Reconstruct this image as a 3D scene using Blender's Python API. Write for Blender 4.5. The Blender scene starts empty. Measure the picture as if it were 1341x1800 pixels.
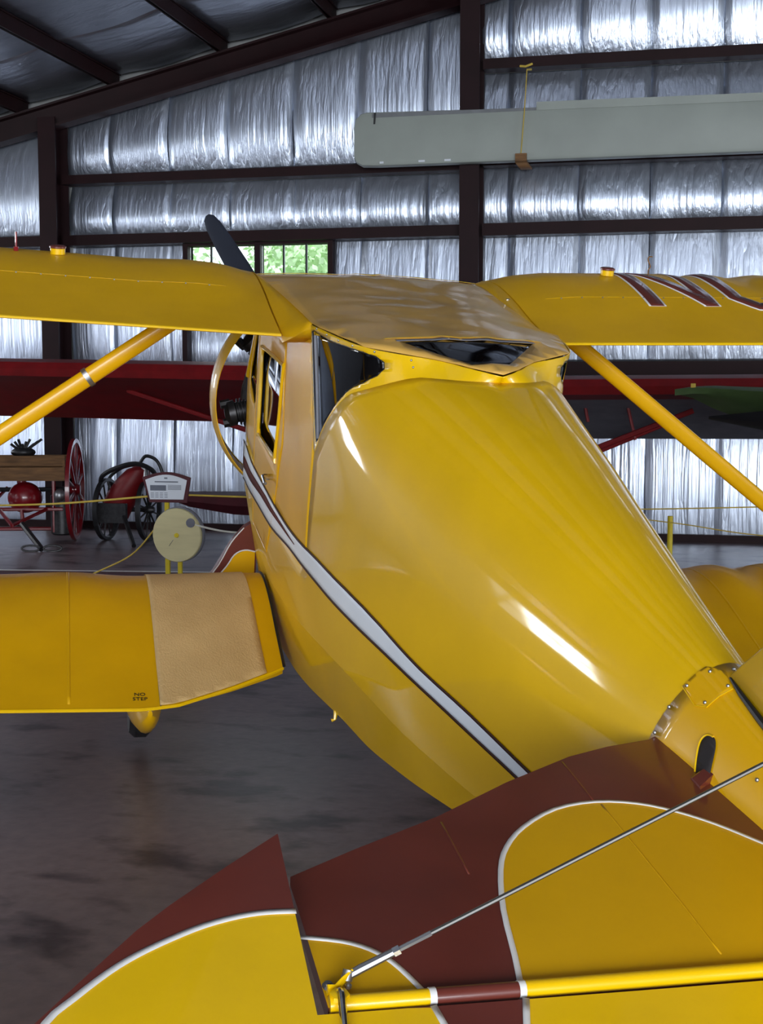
import bpy, bmesh, math, random
import numpy as np
from math import sin, cos, pi, radians, atan
from mathutils import Vector, Matrix, noise
from mathutils.geometry import delaunay_2d_cdt
random.seed(4)
S = bpy.context.scene
C = S.collection

# ---------------------------------------------------------------- camera
cd = bpy.data.cameras.new('camera'); cam = bpy.data.objects.new('camera', cd); C.objects.link(cam)
cd.sensor_fit = 'VERTICAL'; cd.sensor_height = 24.0; cd.lens = 32.0
cd.clip_start = 0.05; cd.clip_end = 400
cam.location = (0, 0, 1.9); cam.rotation_euler = (radians(90) - atan(210/2400), 0, 0)
S.camera = cam

# ---------------------------------------------------------------- world, lights, exposure
AL = atan(.23)                                   # the hangar stands turned by this angle to the camera
HM = Matrix.Translation((0, 18.2, 0)) @ Matrix.Rotation(-AL, 4, 'Z')     # hangar frame: x along the back wall, y through it
w = bpy.data.worlds.new('overcast_sky'); S.world = w; w.use_nodes = True
bg = w.node_tree.nodes['Background']; bg.inputs[0].default_value = (.86, .94, 1.0, 1); bg.inputs[1].default_value = 3.6

def area(name, loc, rot, sx, sy, power, col=(.80, .89, 1.0)):
    d = bpy.data.lights.new(name, 'AREA'); d.shape = 'RECTANGLE'; d.size = sx; d.size_y = sy
    d.energy = power; d.color = col
    o = bpy.data.objects.new(name, d); C.objects.link(o)
    o.matrix_world = HM @ Matrix.Translation(loc) @ rot
    return o
# daylight coming in through the open door behind the photographer
area('door_daylight', (9, -31.8, 2.9), Matrix.Rotation(radians(90), 4, 'X'), 18, 5.4, 3900, (.88, .94, 1.0))
# daylight through the windows of the two side walls, from just outside the panes
for yy in (-10.0, -2.4): area('left_window_daylight', (-11.35, yy, 3.4), Matrix.Rotation(radians(-90), 4, 'Y'), 1.3, 1.5, 230, (.92, .96, 1.0))
for yy in (-11.4, -6.6): area('right_window_daylight', (27.35, yy, 2.6), Matrix.Rotation(radians(90), 4, 'Y'), 2.4, 3.6, 620, (.88, .94, 1.0))
S.view_settings.view_transform = 'Standard'; S.view_settings.look = 'None'
S.view_settings.gamma = 1.0; S.view_settings.use_curve_mapping = False
S.view_settings.exposure = 0.0

# ---------------------------------------------------------------- materials
def lin(c):
    return tuple(((v/12.92) if v <= .04045 else ((v+.055)/1.055)**2.4) for v in c)
def srgb(r, g, b): return lin((r/255, g/255, b/255))
def mat(name, col, rough=.5, metal=0.0, coat=0.0, var=.12, vs=6.0, bump=0.0, bs=40.0, stretch=None, col2=None, spec=.5, crough=.05, vrough=0.0):
    m = bpy.data.materials.new(name); m.use_nodes = True
    nt = m.node_tree; b = nt.nodes['Principled BSDF']
    b.inputs['Roughness'].default_value = rough; b.inputs['Metallic'].default_value = metal
    b.inputs['Coat Weight'].default_value = coat; b.inputs['Coat Roughness'].default_value = crough
    b.inputs['Specular IOR Level'].default_value = spec
    tc = nt.nodes.new('ShaderNodeTexCoord'); mp = nt.nodes.new('ShaderNodeMapping')
    nt.links.new(tc.outputs['Object'], mp.inputs[0])
    if stretch: mp.inputs['Scale'].default_value = stretch
    n = nt.nodes.new('ShaderNodeTexNoise'); n.inputs['Scale'].default_value = vs; n.inputs['Detail'].default_value = 4
    nt.links.new(mp.outputs[0], n.inputs['Vector'])
    r = nt.nodes.new('ShaderNodeValToRGB')
    c1 = tuple(min(1, v*(1-var)) for v in col) + (1,)
    c2 = (tuple(col2) + (1,)) if col2 else tuple(min(1, v*(1+var)) for v in col) + (1,)
    r.color_ramp.elements[0].position = .32; r.color_ramp.elements[1].position = .68
    r.color_ramp.elements[0].color = c1; r.color_ramp.elements[1].color = c2
    nt.links.new(n.outputs['Fac'], r.inputs[0]); nt.links.new(r.outputs[0], b.inputs['Base Color'])
    if vrough:
        mr = nt.nodes.new('ShaderNodeMapRange'); mr.inputs['To Min'].default_value = rough-vrough; mr.inputs['To Max'].default_value = rough+vrough
        nt.links.new(n.outputs['Fac'], mr.inputs[0]); nt.links.new(mr.outputs[0], b.inputs['Roughness'])
    if bump:
        n2 = nt.nodes.new('ShaderNodeTexNoise'); n2.inputs['Scale'].default_value = bs; n2.inputs['Detail'].default_value = 3
        nt.links.new(mp.outputs[0], n2.inputs['Vector'])
        bp = nt.nodes.new('ShaderNodeBump'); bp.inputs['Strength'].default_value = bump; bp.inputs['Distance'].default_value = .02
        nt.links.new(n2.outputs['Fac'], bp.inputs['Height']); nt.links.new(bp.outputs[0], b.inputs['Normal'])
    return m

YEL = srgb(234, 184, 2)
M = {}
M['yellow'] = mat('yellow_dope', YEL, .5, spec=.2, coat=.5, var=.05, vs=2.5, bump=.03, bs=5, crough=.06)
M['yellow_wing'] = mat('yellow_wing_fabric', srgb(216, 164, 6), .5, spec=.25, coat=.25, var=.05, vs=3, bump=.05, bs=6, crough=.2)
M['yellow_roof'] = mat('aged_yellow_roof_fabric', srgb(226, 176, 84), .4, coat=.7, var=.12, vs=2.2, bump=.12, bs=5, crough=.12)
M['yellow_bright'] = mat('bright_yellow_enamel', srgb(238, 190, 2), .3, coat=.5, var=.04)
M['yellow_metal'] = mat('yellow_enamelled_metal', srgb(226, 170, 2), .4, spec=.3, coat=.4, var=.05, vs=3, bump=.06, bs=4, crough=.05)
M['yellow_side'] = mat('yellow_cabin_side_enamel', srgb(228, 172, 2), .5, spec=.25, coat=.15, var=.05, vs=3, bump=.05, bs=4, crough=.15)
M['maroon'] = mat('maroon_dope', srgb(104, 44, 34), .42, coat=.6, var=.12, vs=5, bump=.03, bs=5, crough=.12)
M['white'] = mat('white_paint', srgb(226, 224, 222), .4, var=.03)
M['stripe'] = mat('pale_blue_white_paint', srgb(236, 243, 252), .55, spec=.25, var=.02)
M['pin'] = mat('dark_brown_paint', srgb(60, 30, 26), .6, spec=.15)
M['wedge'] = mat('flat_maroon_paint', srgb(92, 42, 36), .7, spec=.1)
M['walk'] = mat('tan_grip_cloth', srgb(206, 170, 112), .85, var=.16, vs=3.2, bump=.25, bs=120, col2=srgb(214, 180, 124), stretch=(1, .6, 1))
M['black'] = mat('black_enamel', (.012, .012, .014), .4)
M['dark'] = mat('dark_cloth_and_slot_shade', (.016, .012, .013), .8)
M['maroon_dark'] = mat('maroon_leather', (.045, .012, .016), .5)
M['chrome'] = mat('polished_steel', (.7, .7, .72), .18, 1.0, var=.05)
M['steel'] = mat('dull_steel', (.32, .32, .33), .4, .9)
M['wire'] = mat('dark_steel_wire', (.10, .095, .09), .35, .7)
M['prop'] = mat('dark_blue_grey_blade_paint', srgb(30, 34, 46), .6, spec=.2)
M['engine'] = mat('blackened_engine_metal', (.035, .033, .035), .42, .6, var=.3, vs=20)
M['girt'] = mat('dark_red_primer_steel', srgb(34, 13, 16), .6, spec=.2, var=.15, vs=3)
M['column'] = mat('dark_red_primer_column', srgb(33, 13, 17), .6, spec=.2, var=.2, vs=2)
M['red'] = mat('red_cart_enamel', srgb(124, 10, 22), .3, coat=.5, var=.12)
M['red_dark'] = mat('dark_red_dope', srgb(120, 10, 16), .5, var=.15)
M['wine'] = mat('wine_red_cloth', srgb(72, 14, 26), .6, var=.2)
M['silver_dope'] = mat('silver_grey_dope', srgb(112, 112, 122), .5, var=.12)
M['green'] = mat('olive_green_dope', srgb(70, 92, 52), .5, var=.12)
M['wood'] = mat('worn_brown_wood', srgb(120, 84, 48), .7, var=.3, vs=4, stretch=(1, 8, 8), bump=.2)
M['ply'] = mat('pale_plywood', srgb(208, 196, 150), .7, var=.06, vs=3, bump=.1, stretch=(1, 1, 6))
M['card'] = mat('white_card', srgb(214, 218, 226), .6, var=.02)
M['ink'] = mat('grey_print', srgb(104, 108, 120), .7)
M['rope'] = mat('yellow_rope', srgb(206, 176, 70), .7)
M['cord'] = mat('white_cord', srgb(210, 206, 196), .7)
M['post'] = mat('yellow_post_paint', srgb(216, 190, 30), .45)
M['greywing'] = mat('grey_painted_metal', srgb(150, 156, 150), .5, var=.05, vs=2)
M['greydark'] = mat('darker_grey_panel', srgb(112, 114, 118), .55)
M['bark'] = mat('bark', (.09, .06, .04), .9)
M['leaf'] = mat('overexposed_green_leaves', (.62, .78, .50), .6, var=.25, vs=1.2)  # leaf colour raised to a pale tone that imitates overexposed daylight
M['grass'] = mat('grass', (.12, .2, .05), .9, var=.3)
M['outer'] = mat('hangar_sheet_metal', (.3, .3, .3), .6)

def floor_mat():
    m = mat('stained_concrete', srgb(118, 104, 106), .36, var=.22, vs=.6, bump=.06, bs=20, spec=.45, vrough=.1)
    nt = m.node_tree; b = nt.nodes['Principled BSDF']
    base = b.inputs['Base Color'].links[0].from_socket
    tc = nt.nodes.new('ShaderNodeTexCoord')
    mp = nt.nodes.new('ShaderNodeMapping'); mp.inputs['Scale'].default_value = (1.0, 1.6, 1)
    nt.links.new(tc.outputs['Object'], mp.inputs[0])
    n = nt.nodes.new('ShaderNodeTexNoise'); n.inputs['Scale'].default_value = 1.9; n.inputs['Detail'].default_value = 5; n.inputs['Roughness'].default_value = .55
    nt.links.new(mp.outputs[0], n.inputs['Vector'])
    r = nt.nodes.new('ShaderNodeValToRGB'); r.color_ramp.elements[0].position = .36; r.color_ramp.elements[1].position = .48
    r.color_ramp.elements[0].color = (.30, .27, .30, 1); r.color_ramp.elements[1].color = (1, 1, 1, 1)
    nt.links.new(n.outputs['Fac'], r.inputs[0])
    n3 = nt.nodes.new('ShaderNodeTexNoise'); n3.inputs['Scale'].default_value = 14; n3.inputs['Detail'].default_value = 6
    nt.links.new(tc.outputs['Object'], n3.inputs['Vector'])
    r3 = nt.nodes.new('ShaderNodeValToRGB'); r3.color_ramp.elements[0].position = .3; r3.color_ramp.elements[1].position = .7
    r3.color_ramp.elements[0].color = (.8, .78, .8, 1); r3.color_ramp.elements[1].color = (1.12, 1.1, 1.08, 1)
    nt.links.new(n3.outputs['Fac'], r3.inputs[0])
    x = nt.nodes.new('ShaderNodeMixRGB'); x.blend_type = 'MULTIPLY'; x.inputs[0].default_value = 1
    nt.links.new(base, x.inputs[1]); nt.links.new(r.outputs[0], x.inputs[2])
    x2 = nt.nodes.new('ShaderNodeMixRGB'); x2.blend_type = 'MULTIPLY'; x2.inputs[0].default_value = 1
    nt.links.new(x.outputs[0], x2.inputs[1]); nt.links.new(r3.outputs[0], x2.inputs[2])
    nt.links.new(x2.outputs[0], b.inputs['Base Color'])
    return m
M['floor'] = floor_mat()

def foil_mat(name, stretch, strength, rough=.34, col=(.60, .63, .72)):
    m = bpy.data.materials.new(name); m.use_nodes = True
    nt = m.node_tree; b = nt.nodes['Principled BSDF']
    b.inputs['Metallic'].default_value = .92; b.inputs['Roughness'].default_value = rough
    b.inputs['Base Color'].default_value = col + (1,)
    tc = nt.nodes.new('ShaderNodeTexCoord'); mp = nt.nodes.new('ShaderNodeMapping'); mp.inputs['Scale'].default_value = stretch
    nt.links.new(tc.outputs['Object'], mp.inputs[0])
    n = nt.nodes.new('ShaderNodeTexNoise'); n.inputs['Scale'].default_value = 2.2; n.inputs['Detail'].default_value = 5
    n.inputs['Roughness'].default_value = .55; n.inputs['Distortion'].default_value = 0
    nt.links.new(mp.outputs[0], n.inputs['Vector'])
    n2 = nt.nodes.new('ShaderNodeTexNoise'); n2.inputs['Scale'].default_value = .8; n2.inputs['Detail'].default_value = 3; n2.inputs['Distortion'].default_value = .1
    nt.links.new(mp.outputs[0], n2.inputs['Vector'])
    # sharp pleats where the second noise crosses its middle
    s = nt.nodes.new('ShaderNodeMath'); s.operation = 'SUBTRACT'; s.inputs[1].default_value = .5
    a = nt.nodes.new('ShaderNodeMath'); a.operation = 'ABSOLUTE'
    q = nt.nodes.new('ShaderNodeMath'); q.operation = 'POWER'; q.inputs[1].default_value = .6
    nt.links.new(n2.outputs['Fac'], s.inputs[0]); nt.links.new(s.outputs[0], a.inputs[0]); nt.links.new(a.outputs[0], q.inputs[0])
    ad = nt.nodes.new('ShaderNodeMath'); ad.operation = 'ADD'
    nt.links.new(n.outputs['Fac'], ad.inputs[0]); nt.links.new(q.outputs[0], ad.inputs[1])
    bp = nt.nodes.new('ShaderNodeBump'); bp.inputs['Strength'].default_value = strength; bp.inputs['Distance'].default_value = .05
    nt.links.new(ad.outputs[0], bp.inputs['Height']); nt.links.new(bp.outputs[0], b.inputs['Normal'])
    return m
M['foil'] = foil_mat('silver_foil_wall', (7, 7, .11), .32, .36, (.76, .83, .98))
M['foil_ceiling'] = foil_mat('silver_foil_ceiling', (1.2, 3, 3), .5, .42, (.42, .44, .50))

def glass_mat(name, tint=(1, 1, 1), refl=.5):
    m = bpy.data.materials.new(name); m.use_nodes = True; nt = m.node_tree
    nt.nodes.clear(); out = nt.nodes.new('ShaderNodeOutputMaterial')
    t = nt.nodes.new('ShaderNodeBsdfTransparent'); t.inputs[0].default_value = tint + (1,)
    g = nt.nodes.new('ShaderNodeBsdfGlossy'); g.inputs['Roughness'].default_value = .03
    f = nt.nodes.new('ShaderNodeFresnel'); f.inputs[0].default_value = 1.5
    mu = nt.nodes.new('ShaderNodeMath'); mu.operation = 'MULTIPLY_ADD'; mu.inputs[1].default_value = refl*2; mu.inputs[2].default_value = .01; mu.use_clamp = True
    x = nt.nodes.new('ShaderNodeMixShader')
    nt.links.new(f.outputs[0], mu.inputs[0]); nt.links.new(mu.outputs[0], x.inputs[0])
    nt.links.new(t.outputs[0], x.inputs[1]); nt.links.new(g.outputs[0], x.inputs[2]); nt.links.new(x.outputs[0], out.inputs[0])
    return m
M['glass'] = glass_mat('window_glass', (.9, .93, .92), .5)
M['cabin_glass'] = glass_mat('tinted_cabin_glazing', (.34, .32, .34), .8)

# ---------------------------------------------------------------- builders
def tag(o, label=None, cat=None, group=None, kind=None):
    if label: o['label'] = label
    if cat: o['category'] = cat
    if group: o['group'] = group
    if kind: o['kind'] = kind
    return o
def link(name, verts, faces, mats, parent=None, fmat=None, sharp=35, smooth=True, solid=0):
    me = bpy.data.meshes.new(name); me.from_pydata([tuple(v) for v in verts], [], faces)
    for m in (mats if isinstance(mats, list) else [mats]): me.materials.append(m)
    if fmat: me.polygons.foreach_set('material_index', fmat)
    bm = bmesh.new(); bm.from_mesh(me)
    bmesh.ops.remove_doubles(bm, verts=bm.verts, dist=1e-5)
    bmesh.ops.recalc_face_normals(bm, faces=bm.faces)
    if smooth:
        for f in bm.faces: f.smooth = True
        for e in bm.edges:
            if len(e.link_faces) == 2 and e.calc_face_angle(0) > radians(sharp): e.smooth = False
    bm.to_mesh(me); bm.free()
    o = bpy.data.objects.new(name, me); C.objects.link(o)
    if parent: o.parent = parent
    if solid:
        md = o.modifiers.new('thickness', 'SOLIDIFY'); md.thickness = solid; md.offset = 0
    return o
class G:
    """collects shapes into one mesh"""
    def __init__(s): s.v = []; s.f = []
    def add(s, v, f):
        b = len(s.v); s.v += [tuple(p) for p in v]; s.f += [tuple(i+b for i in q) for q in f]; return s
    def box(s, a, b):
        x0, y0, z0 = a; x1, y1, z1 = b
        return s.add([(x0,y0,z0),(x1,y0,z0),(x1,y1,z0),(x0,y1,z0),(x0,y0,z1),(x1,y0,z1),(x1,y1,z1),(x0,y1,z1)],
                     [(0,3,2,1),(4,5,6,7),(0,1,5,4),(1,2,6,5),(2,3,7,6),(3,0,4,7)])
    def tube(s, pts, r, n=8, closed=False, flat=1.0, cap=True):
        pts = [Vector(p) for p in pts]; N = len(pts); rings = []
        rr = r if isinstance(r, (list, tuple)) else [r]*N
        up = None
        for i, p in enumerate(pts):
            if closed: t = pts[(i+1) % N]-pts[i-1]
            else: t = pts[min(i+1, N-1)]-pts[max(i-1, 0)]
            t.normalize()
            if up is None:
                up = Vector((0, 0, 1)) if abs(t.z) < .9 else Vector((1, 0, 0))
            a = (up-t*up.dot(t)).normalized(); b = t.cross(a); up = a
            rings.append([p+(a*cos(2*pi*k/n)+b*sin(2*pi*k/n)*flat)*rr[i] for k in range(n)])
        v = [q for R_ in rings for q in R_]; f = []
        for i in range(N if closed else N-1):
            j = (i+1) % N
            for k in range(n): f.append((i*n+k, i*n+(k+1) % n, j*n+(k+1) % n, j*n+k))
        if cap and not closed:
            f.append(tuple(range(n))[::-1]); f.append(tuple(range((N-1)*n, N*n)))
        return s.add(v, f)
    def lathe(s, prof, o=(0, 0, 0), axis=(0, 0, 1), n=24, closed=False):
        ax = Vector(axis).normalized(); a = ax.orthogonal().normalized(); b = ax.cross(a); o = Vector(o)
        v = [o+ax*h+(a*cos(2*pi*k/n)+b*sin(2*pi*k/n))*r for r, h in prof for k in range(n)]
        f = []; P = len(prof)
        for i in range(P if closed else P-1):
            j = (i+1) % P
            for k in range(n): f.append((i*n+k, i*n+(k+1) % n, j*n+(k+1) % n, j*n+k))
        if not closed:
            if prof[0][0] > 1e-6: f.append(tuple(range(n))[::-1])
            if prof[-1][0] > 1e-6: f.append(tuple(range((P-1)*n, P*n)))
        return s.add(v, f)
    def loft(s, rings, closed=True, cap=True):
        n = len(rings[0]); v = [q for r in rings for q in r]; f = []
        for i in range(len(rings)-1):
            for k in range(n if closed else n-1): f.append((i*n+k, i*n+(k+1) % n, (i+1)*n+(k+1) % n, (i+1)*n+k))
        if cap and closed: f.append(tuple(range(n))[::-1]); f.append(tuple(range((len(rings)-1)*n, len(rings)*n)))
        return s.add(v, f)
    def ball(s, c, r, sc=(1, 1, 1), n=16, m=10):
        v = []; f = []
        for i in range(m+1):
            t = pi*i/m
            for k in range(n): v.append((c[0]+r*sc[0]*sin(t)*cos(2*pi*k/n), c[1]+r*sc[1]*sin(t)*sin(2*pi*k/n), c[2]+r*sc[2]*cos(t)))
        for i in range(m):
            for k in range(n): f.append((i*n+k, i*n+(k+1) % n, (i+1)*n+(k+1) % n, (i+1)*n+k))
        return s.add(v, f)
    def prism(s, poly, d):                     # poly: 3D points, d: depth vector
        n = len(poly); d = Vector(d); v = [Vector(p) for p in poly]; v += [p+d for p in v]
        f = [tuple(range(n))[::-1], tuple(range(n, 2*n))]+[(k, (k+1) % n, n+(k+1) % n, n+k) for k in range(n)]
        return s.add(v, f)
    def build(s, name, m, parent=None, **kw): return link(name, s.v, s.f, m, parent, **kw)

def empty(name, mw):
    o = bpy.data.objects.new(name, None); C.objects.link(o); o.matrix_world = mw; o.empty_display_size = .2
    return o
def hthing(name, loc, label, cat, group=None, rz=0):
    return tag(empty(name, HM @ Matrix.Translation(loc) @ Matrix.Rotation(rz, 4, 'Z')), label, cat, group)
def hmesh(o, loc=(0, 0, 0)):
    o.matrix_world = HM @ Matrix.Translation(loc); return o
def struct(name, g, m, **kw):
    o = g.build(name, m, **kw); o.matrix_world = HM; o['kind'] = 'structure'; return o

# ================================================================ THE HANGAR
XL, XR, YB = -11.0, 27.0, -32.0
def rt(x): return 6.83+.225*x if x < 8 else 8.63-.225*(x-8)          # top of the rafters = underside of the purlins
def roofz(x): return rt(x)+.21
fl = struct('floor', G().box((XL-.3, YB-.3, -.25), (XR+.3, .35, 0)), M['floor'])
gr = struct('ground', G().box((-90, -95, -.4), (110, 80, -.27)), M['grass'])
struct('driveway', G().box((XL-4, -80, -.27), (XR+4, YB-.31, -.02)), mat('pale_concrete_apron', (.5, .5, .48), .8))
# back wall with its window opening
WX0, WX1, WZ0, WZ1 = -2.70, -.73, 2.95, 3.88
g = G(); y0, y1 = .12, .20
g.box((XL, y0, 0), (WX0, y1, 4.3)); g.box((WX1, y0, 0), (XR, y1, 4.3)); g.box((WX0, y0, 0), (WX1, y1, WZ0)); g.box((WX0, y0, WZ1), (WX1, y1, 4.3))
g.prism([(XL, y0, 4.3), (XR, y0, 4.3), (XR, y0, roofz(XR)+.1), (8, y0, roofz(8)+.1), (XL, y0, roofz(XL)+.1)], (0, .08, 0))
wall = struct('wall_back', g, M['outer'])
# foil blankets between girts, hung in strips
def foil(x0, x1, zb, zt, seed, mat_=None, sag=.05):
    """zb, zt: functions of x giving bottom and top"""
    nx, nz = 9, 13; v = []
    rnd = random.Random(seed); ph = rnd.random()*9
    for j in range(nz):
        t = j/(nz-1); t = .5-.5*cos(pi*t)
        for i in range(nx):
            s = i/(nx-1); x = x0+(x1-x0)*s
            z = zb(x)+(zt(x)-zb(x))*t
            seam = max(0, 1-abs(2*s-1)**8)
            up = noise.noise(Vector((x*2.3+ph, z*.35, seed)))*.022+noise.noise(Vector((x*6+ph, z*.5, seed*2.3)))*.010
            low = 1.0 - t
            h_ = zt(x)-zb(x); sg = min(.20, .15*h_+.02); sg *= .5 if zb(x) < 2.5 else 1.0; f_ = 1-.55*((.35-t)/.35)**2 if t < .35 else 1-((t-.35)/.65)**1.5; y = .10-sg*f_*(.93+.07*seam) + up*(1-.5*t)*min(1, t*6)
            v.append((x, y, z))
    f = [(j*nx+i, j*nx+i+1, (j+1)*nx+i+1, (j+1)*nx+i) for j in range(nz-1) for i in range(nx-1)]
    o = link('foil_panel', v, f, mat_ or M['foil'], wall, sharp=60, solid=.004)
    return o
seams_l = [-4.43, -3.80, -2.95, -2.10, -1.19, -.29, .62, 1.14]
seams_r = [1.33, 1.66, 2.57, 3.45, 4.33, 5.2, 6.1, 7.0, 8.0, 9.0, 10.0]
seams_ll = [-10.6, -9.4, -8.2, -7.1, -5.95, -4.66]
sd = 0
for seams, rows in ((seams_l, [(0.02, 2.14), (2.30, 3.92), (4.06, 4.74), (4.88, None)]),
                    (seams_r, [(0.02, 2.14), (2.30, 3.92), (4.06, 4.80), (4.90, 5.98), (6.12, None)]),
                    (seams_ll, [(0.02, 2.14), (2.30, 3.92), (4.06, None)])):
    for i in range(len(seams)-1):
        a, b = seams[i], seams[i+1]
        for z0_, z1_ in rows:
            sd += 1
            ft = (lambda x: rt(x)-.1) if z1_ is None else (lambda x, z=z1_: z)
            if b > WX0+.05 and a < WX1-.05 and z0_ == 2.30:
                parts = [(max(a, WX0-.04), min(b, WX1+.04), lambda x: 2.30, lambda x: WZ0-.05)]
                if a < WX0-.1: parts.append((a, WX0-.07, lambda x: 2.30, ft))
                if b > WX1+.1: parts.append((WX1+.07, b, lambda x: 2.30, ft))
                for k, (pa, pb, fb, fz) in enumerate(parts):
                    if pb-pa > .05: foil(pa, pb, fb, fz, sd+k*.37)
                continue
            foil(a, b, (lambda x, z=z0_: z), ft, sd)
# steel of the end frame
def girt(x0, x1, z, h=.145, name='girt'):
    gg = G().box((x0, -.16, z), (x1, .06, z+.02)).box((x0, -.16, z+h-.02), (x1, .06, z+h)).box((x0, -.18, z), (x1, -.155, z+h))
    return struct(name, gg, M['girt'])
k = 0
def tr(g_, m=M['girt']):
    global k; k += 1
    return struct('trim_%d' % k, g_, m)
def girtb(x0, x1, z, h): return tr(G().box((x0, -.16, z), (x1, .06, z+.02)).box((x0, -.16, z+h-.02), (x1, .06, z+h)).box((x0, -.18, z), (x1, -.155, z+h)))
girtb(-4.45, 1.1, 4.74, .12); girtb(-4.45, 1.1, 3.91, .14); girtb(-4.45, 1.1, 2.13, .16)
girtb(1.36, 10, 5.98, .13); girtb(1.36, 10, 4.78, .10); girtb(1.36, 10, 3.90, .155); girtb(1.36, 10, 2.12, .17)
girtb(XL, -4.68, 3.91, .14); girtb(XL, -4.68, 2.13, .16)
for nm, a, b in (('baseboard_back', XL, XR),):
    struct(nm, G().box((a, -.03, 0), (b, .08, .10)), M['girt'])
def ibeam(x0, x1, ya, yb, za, zb):
    return G().box((x0, ya, za), (x1, ya+.025, zb)).box((x0, yb-.025, za), (x1, yb, zb)).box(((x0+x1)/2-.01, ya+.025, za), ((x0+x1)/2+.01, yb-.025, zb))
for cx in (-4.55, 1.23, 7.1):
    tr(ibeam(cx-.125, cx+.125, -.42, -.02, 0, rt(cx)-.2), M['column'])
# rafters (I-beams following the roof)
def rafter(y, xa, xb, d=.33):
    gg = G()
    for (x0_, x1_) in ((xa, min(8, xb)), (8, xb)):
        if x1_ <= x0_: continue
        for (yy0, yy1, lo, hi) in ((y-.12, y+.12, -d, -d+.03), (y-.12, y+.12, -.03, 0), (y-.012, y+.012, -d+.03, -.03)):
            gg.prism([(x0_, yy0, rt(x0_)+lo), (x1_, yy0, rt(x1_)+lo), (x1_, yy0, rt(x1_)+hi), (x0_, yy0, rt(x0_)+hi)], (0, yy1-yy0, 0))
    return tr(gg)
rafter(-.22, XL, XR)
for yy in (-7.8, -15.5, -23.3, -31.2): rafter(yy, XL, XR, .5)
# purlins and the ceiling foil between them
px_ = [-10.9, -9.5, -8.1, -6.55, -5.02, -3.66, -2.11, -.61, .9, 2.4, 3.9, 5.4, 6.9]
for x in px_+[8.4+1.5*i for i in range(13)]:
    if x < 3:
        tr(G().box((x-.035, -31.5, rt(x)), (x+.035, -.02, rt(x)+.02)).box((x-.035, -31.5, rt(x)+.18), (x+.035, -.02, rt(x)+.2)).box((x-.012, -31.5, rt(x)), (x+.012, -.02, rt(x)+.2)))
    else:
        tr(G().box((x-.03, -31.5, rt(x)), (x+.03, -.02, rt(x)+.2)))
g = G()
g.prism([(XL-.3, YB-.3, roofz(XL)+.02), (8, YB-.3, roofz(8)+.02), (8, YB-.3, roofz(8)+.12), (XL-.3, YB-.3, roofz(XL)+.12)], (0, .6-YB, 0))
g.prism([(8, YB-.3, roofz(8)+.02), (XR+.3, YB-.3, roofz(XR)+.02), (XR+.3, YB-.3, roofz(XR)+.12), (8, YB-.3, roofz(8)+.12)], (0, .6-YB, 0))
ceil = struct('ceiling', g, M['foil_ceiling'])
for i in range(3, len(px_)-3):
    for j in range(3):
        xa, xb = px_[i]+.02, px_[i+1]-.02; ya, yb = -.05-j*1.9-1.9, -.05-j*1.9
        v = []
        for q in range(9):
            for p in range(9):
                s, t = p/8, q/8; x = xa+(xb-xa)*s; y = ya+(yb-ya)*t
                nz_ = noise.noise(Vector((x*1.2, y*3.5, 3)))*.035+noise.noise(Vector((x*4, y*9, 7)))*.012
                v.append((x, y, roofz(x)-.005-.055*sin(pi*s)+nz_*sin(pi*s)**.6-.02*abs(2*t-1)**6))
        f = [(q*9+p, q*9+p+1, (q+1)*9+p+1, (q+1)*9+p) for q in range(8) for p in range(8)]
        link('foil_panel', v, f, M['foil_ceiling'], ceil, sharp=70, solid=.004)
# side walls and the wall with the open door (behind the photographer)
g = G().box((XL-.12, YB, 0), (XL, .2, 2.6)).box((XL-.12, YB, 4.2), (XL, .2, roofz(XL)))
for ya, yb in ((YB, -10.6), (-8.6, -3.6), (-1.6, .2)): g.box((XL-.12, ya, 2.6), (XL, yb, 4.2))
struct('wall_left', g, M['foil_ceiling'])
g = G().box((XR, YB, 0), (XR+.12, -13.6, roofz(XR))).box((XR, -4.4, 0), (XR+.12, .2, roofz(XR))).box((XR, -13.6, 0), (XR+.12, -4.4, 1.3)).box((XR, -13.6, 3.9), (XR+.12, -4.4, roofz(XR)))
struct('wall_right', g, M['foil_ceiling'])
g = G().box((XL, YB-.12, 0), (0, YB, 5.6)).box((18, YB-.12, 0), (XR, YB, 5.6))
g.prism([(XL, YB-.12, 5.6), (XR, YB-.12, 5.6), (XR, YB-.12, 5.61), (8, YB-.12, roofz(8)), (XL, YB-.12, 5.61)], (0, .12, 0))
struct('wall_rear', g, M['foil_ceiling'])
for n_, x, ya, yb, z0_, z1_, cnt in ((2, XL, -10.6, -8.6, 2.6, 4.2, 3), (4, XL, -3.6, -1.6, 2.6, 4.2, 3), (3, XR, -13.6, -4.4, 1.3, 3.9, 8)):
    wn = struct('window_%d' % n_, G().box((x-.1, ya, z0_), (x+.1, yb, z0_+.06)).box((x-.1, ya, z1_-.06), (x+.1, yb, z1_)), M['girt'])
    for i in range(cnt+1):
        yy = ya+(yb-ya)*i/cnt
        G().box((x-.04, yy-.025, z0_), (x+.04, yy+.025, z1_)).build('mullion', M['girt'], wn)
    G().box((x-.03, ya, (z0_+z1_)/2-.02), (x+.03, yb, (z0_+z1_)/2+.02)).build('rail', M['girt'], wn)
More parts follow.
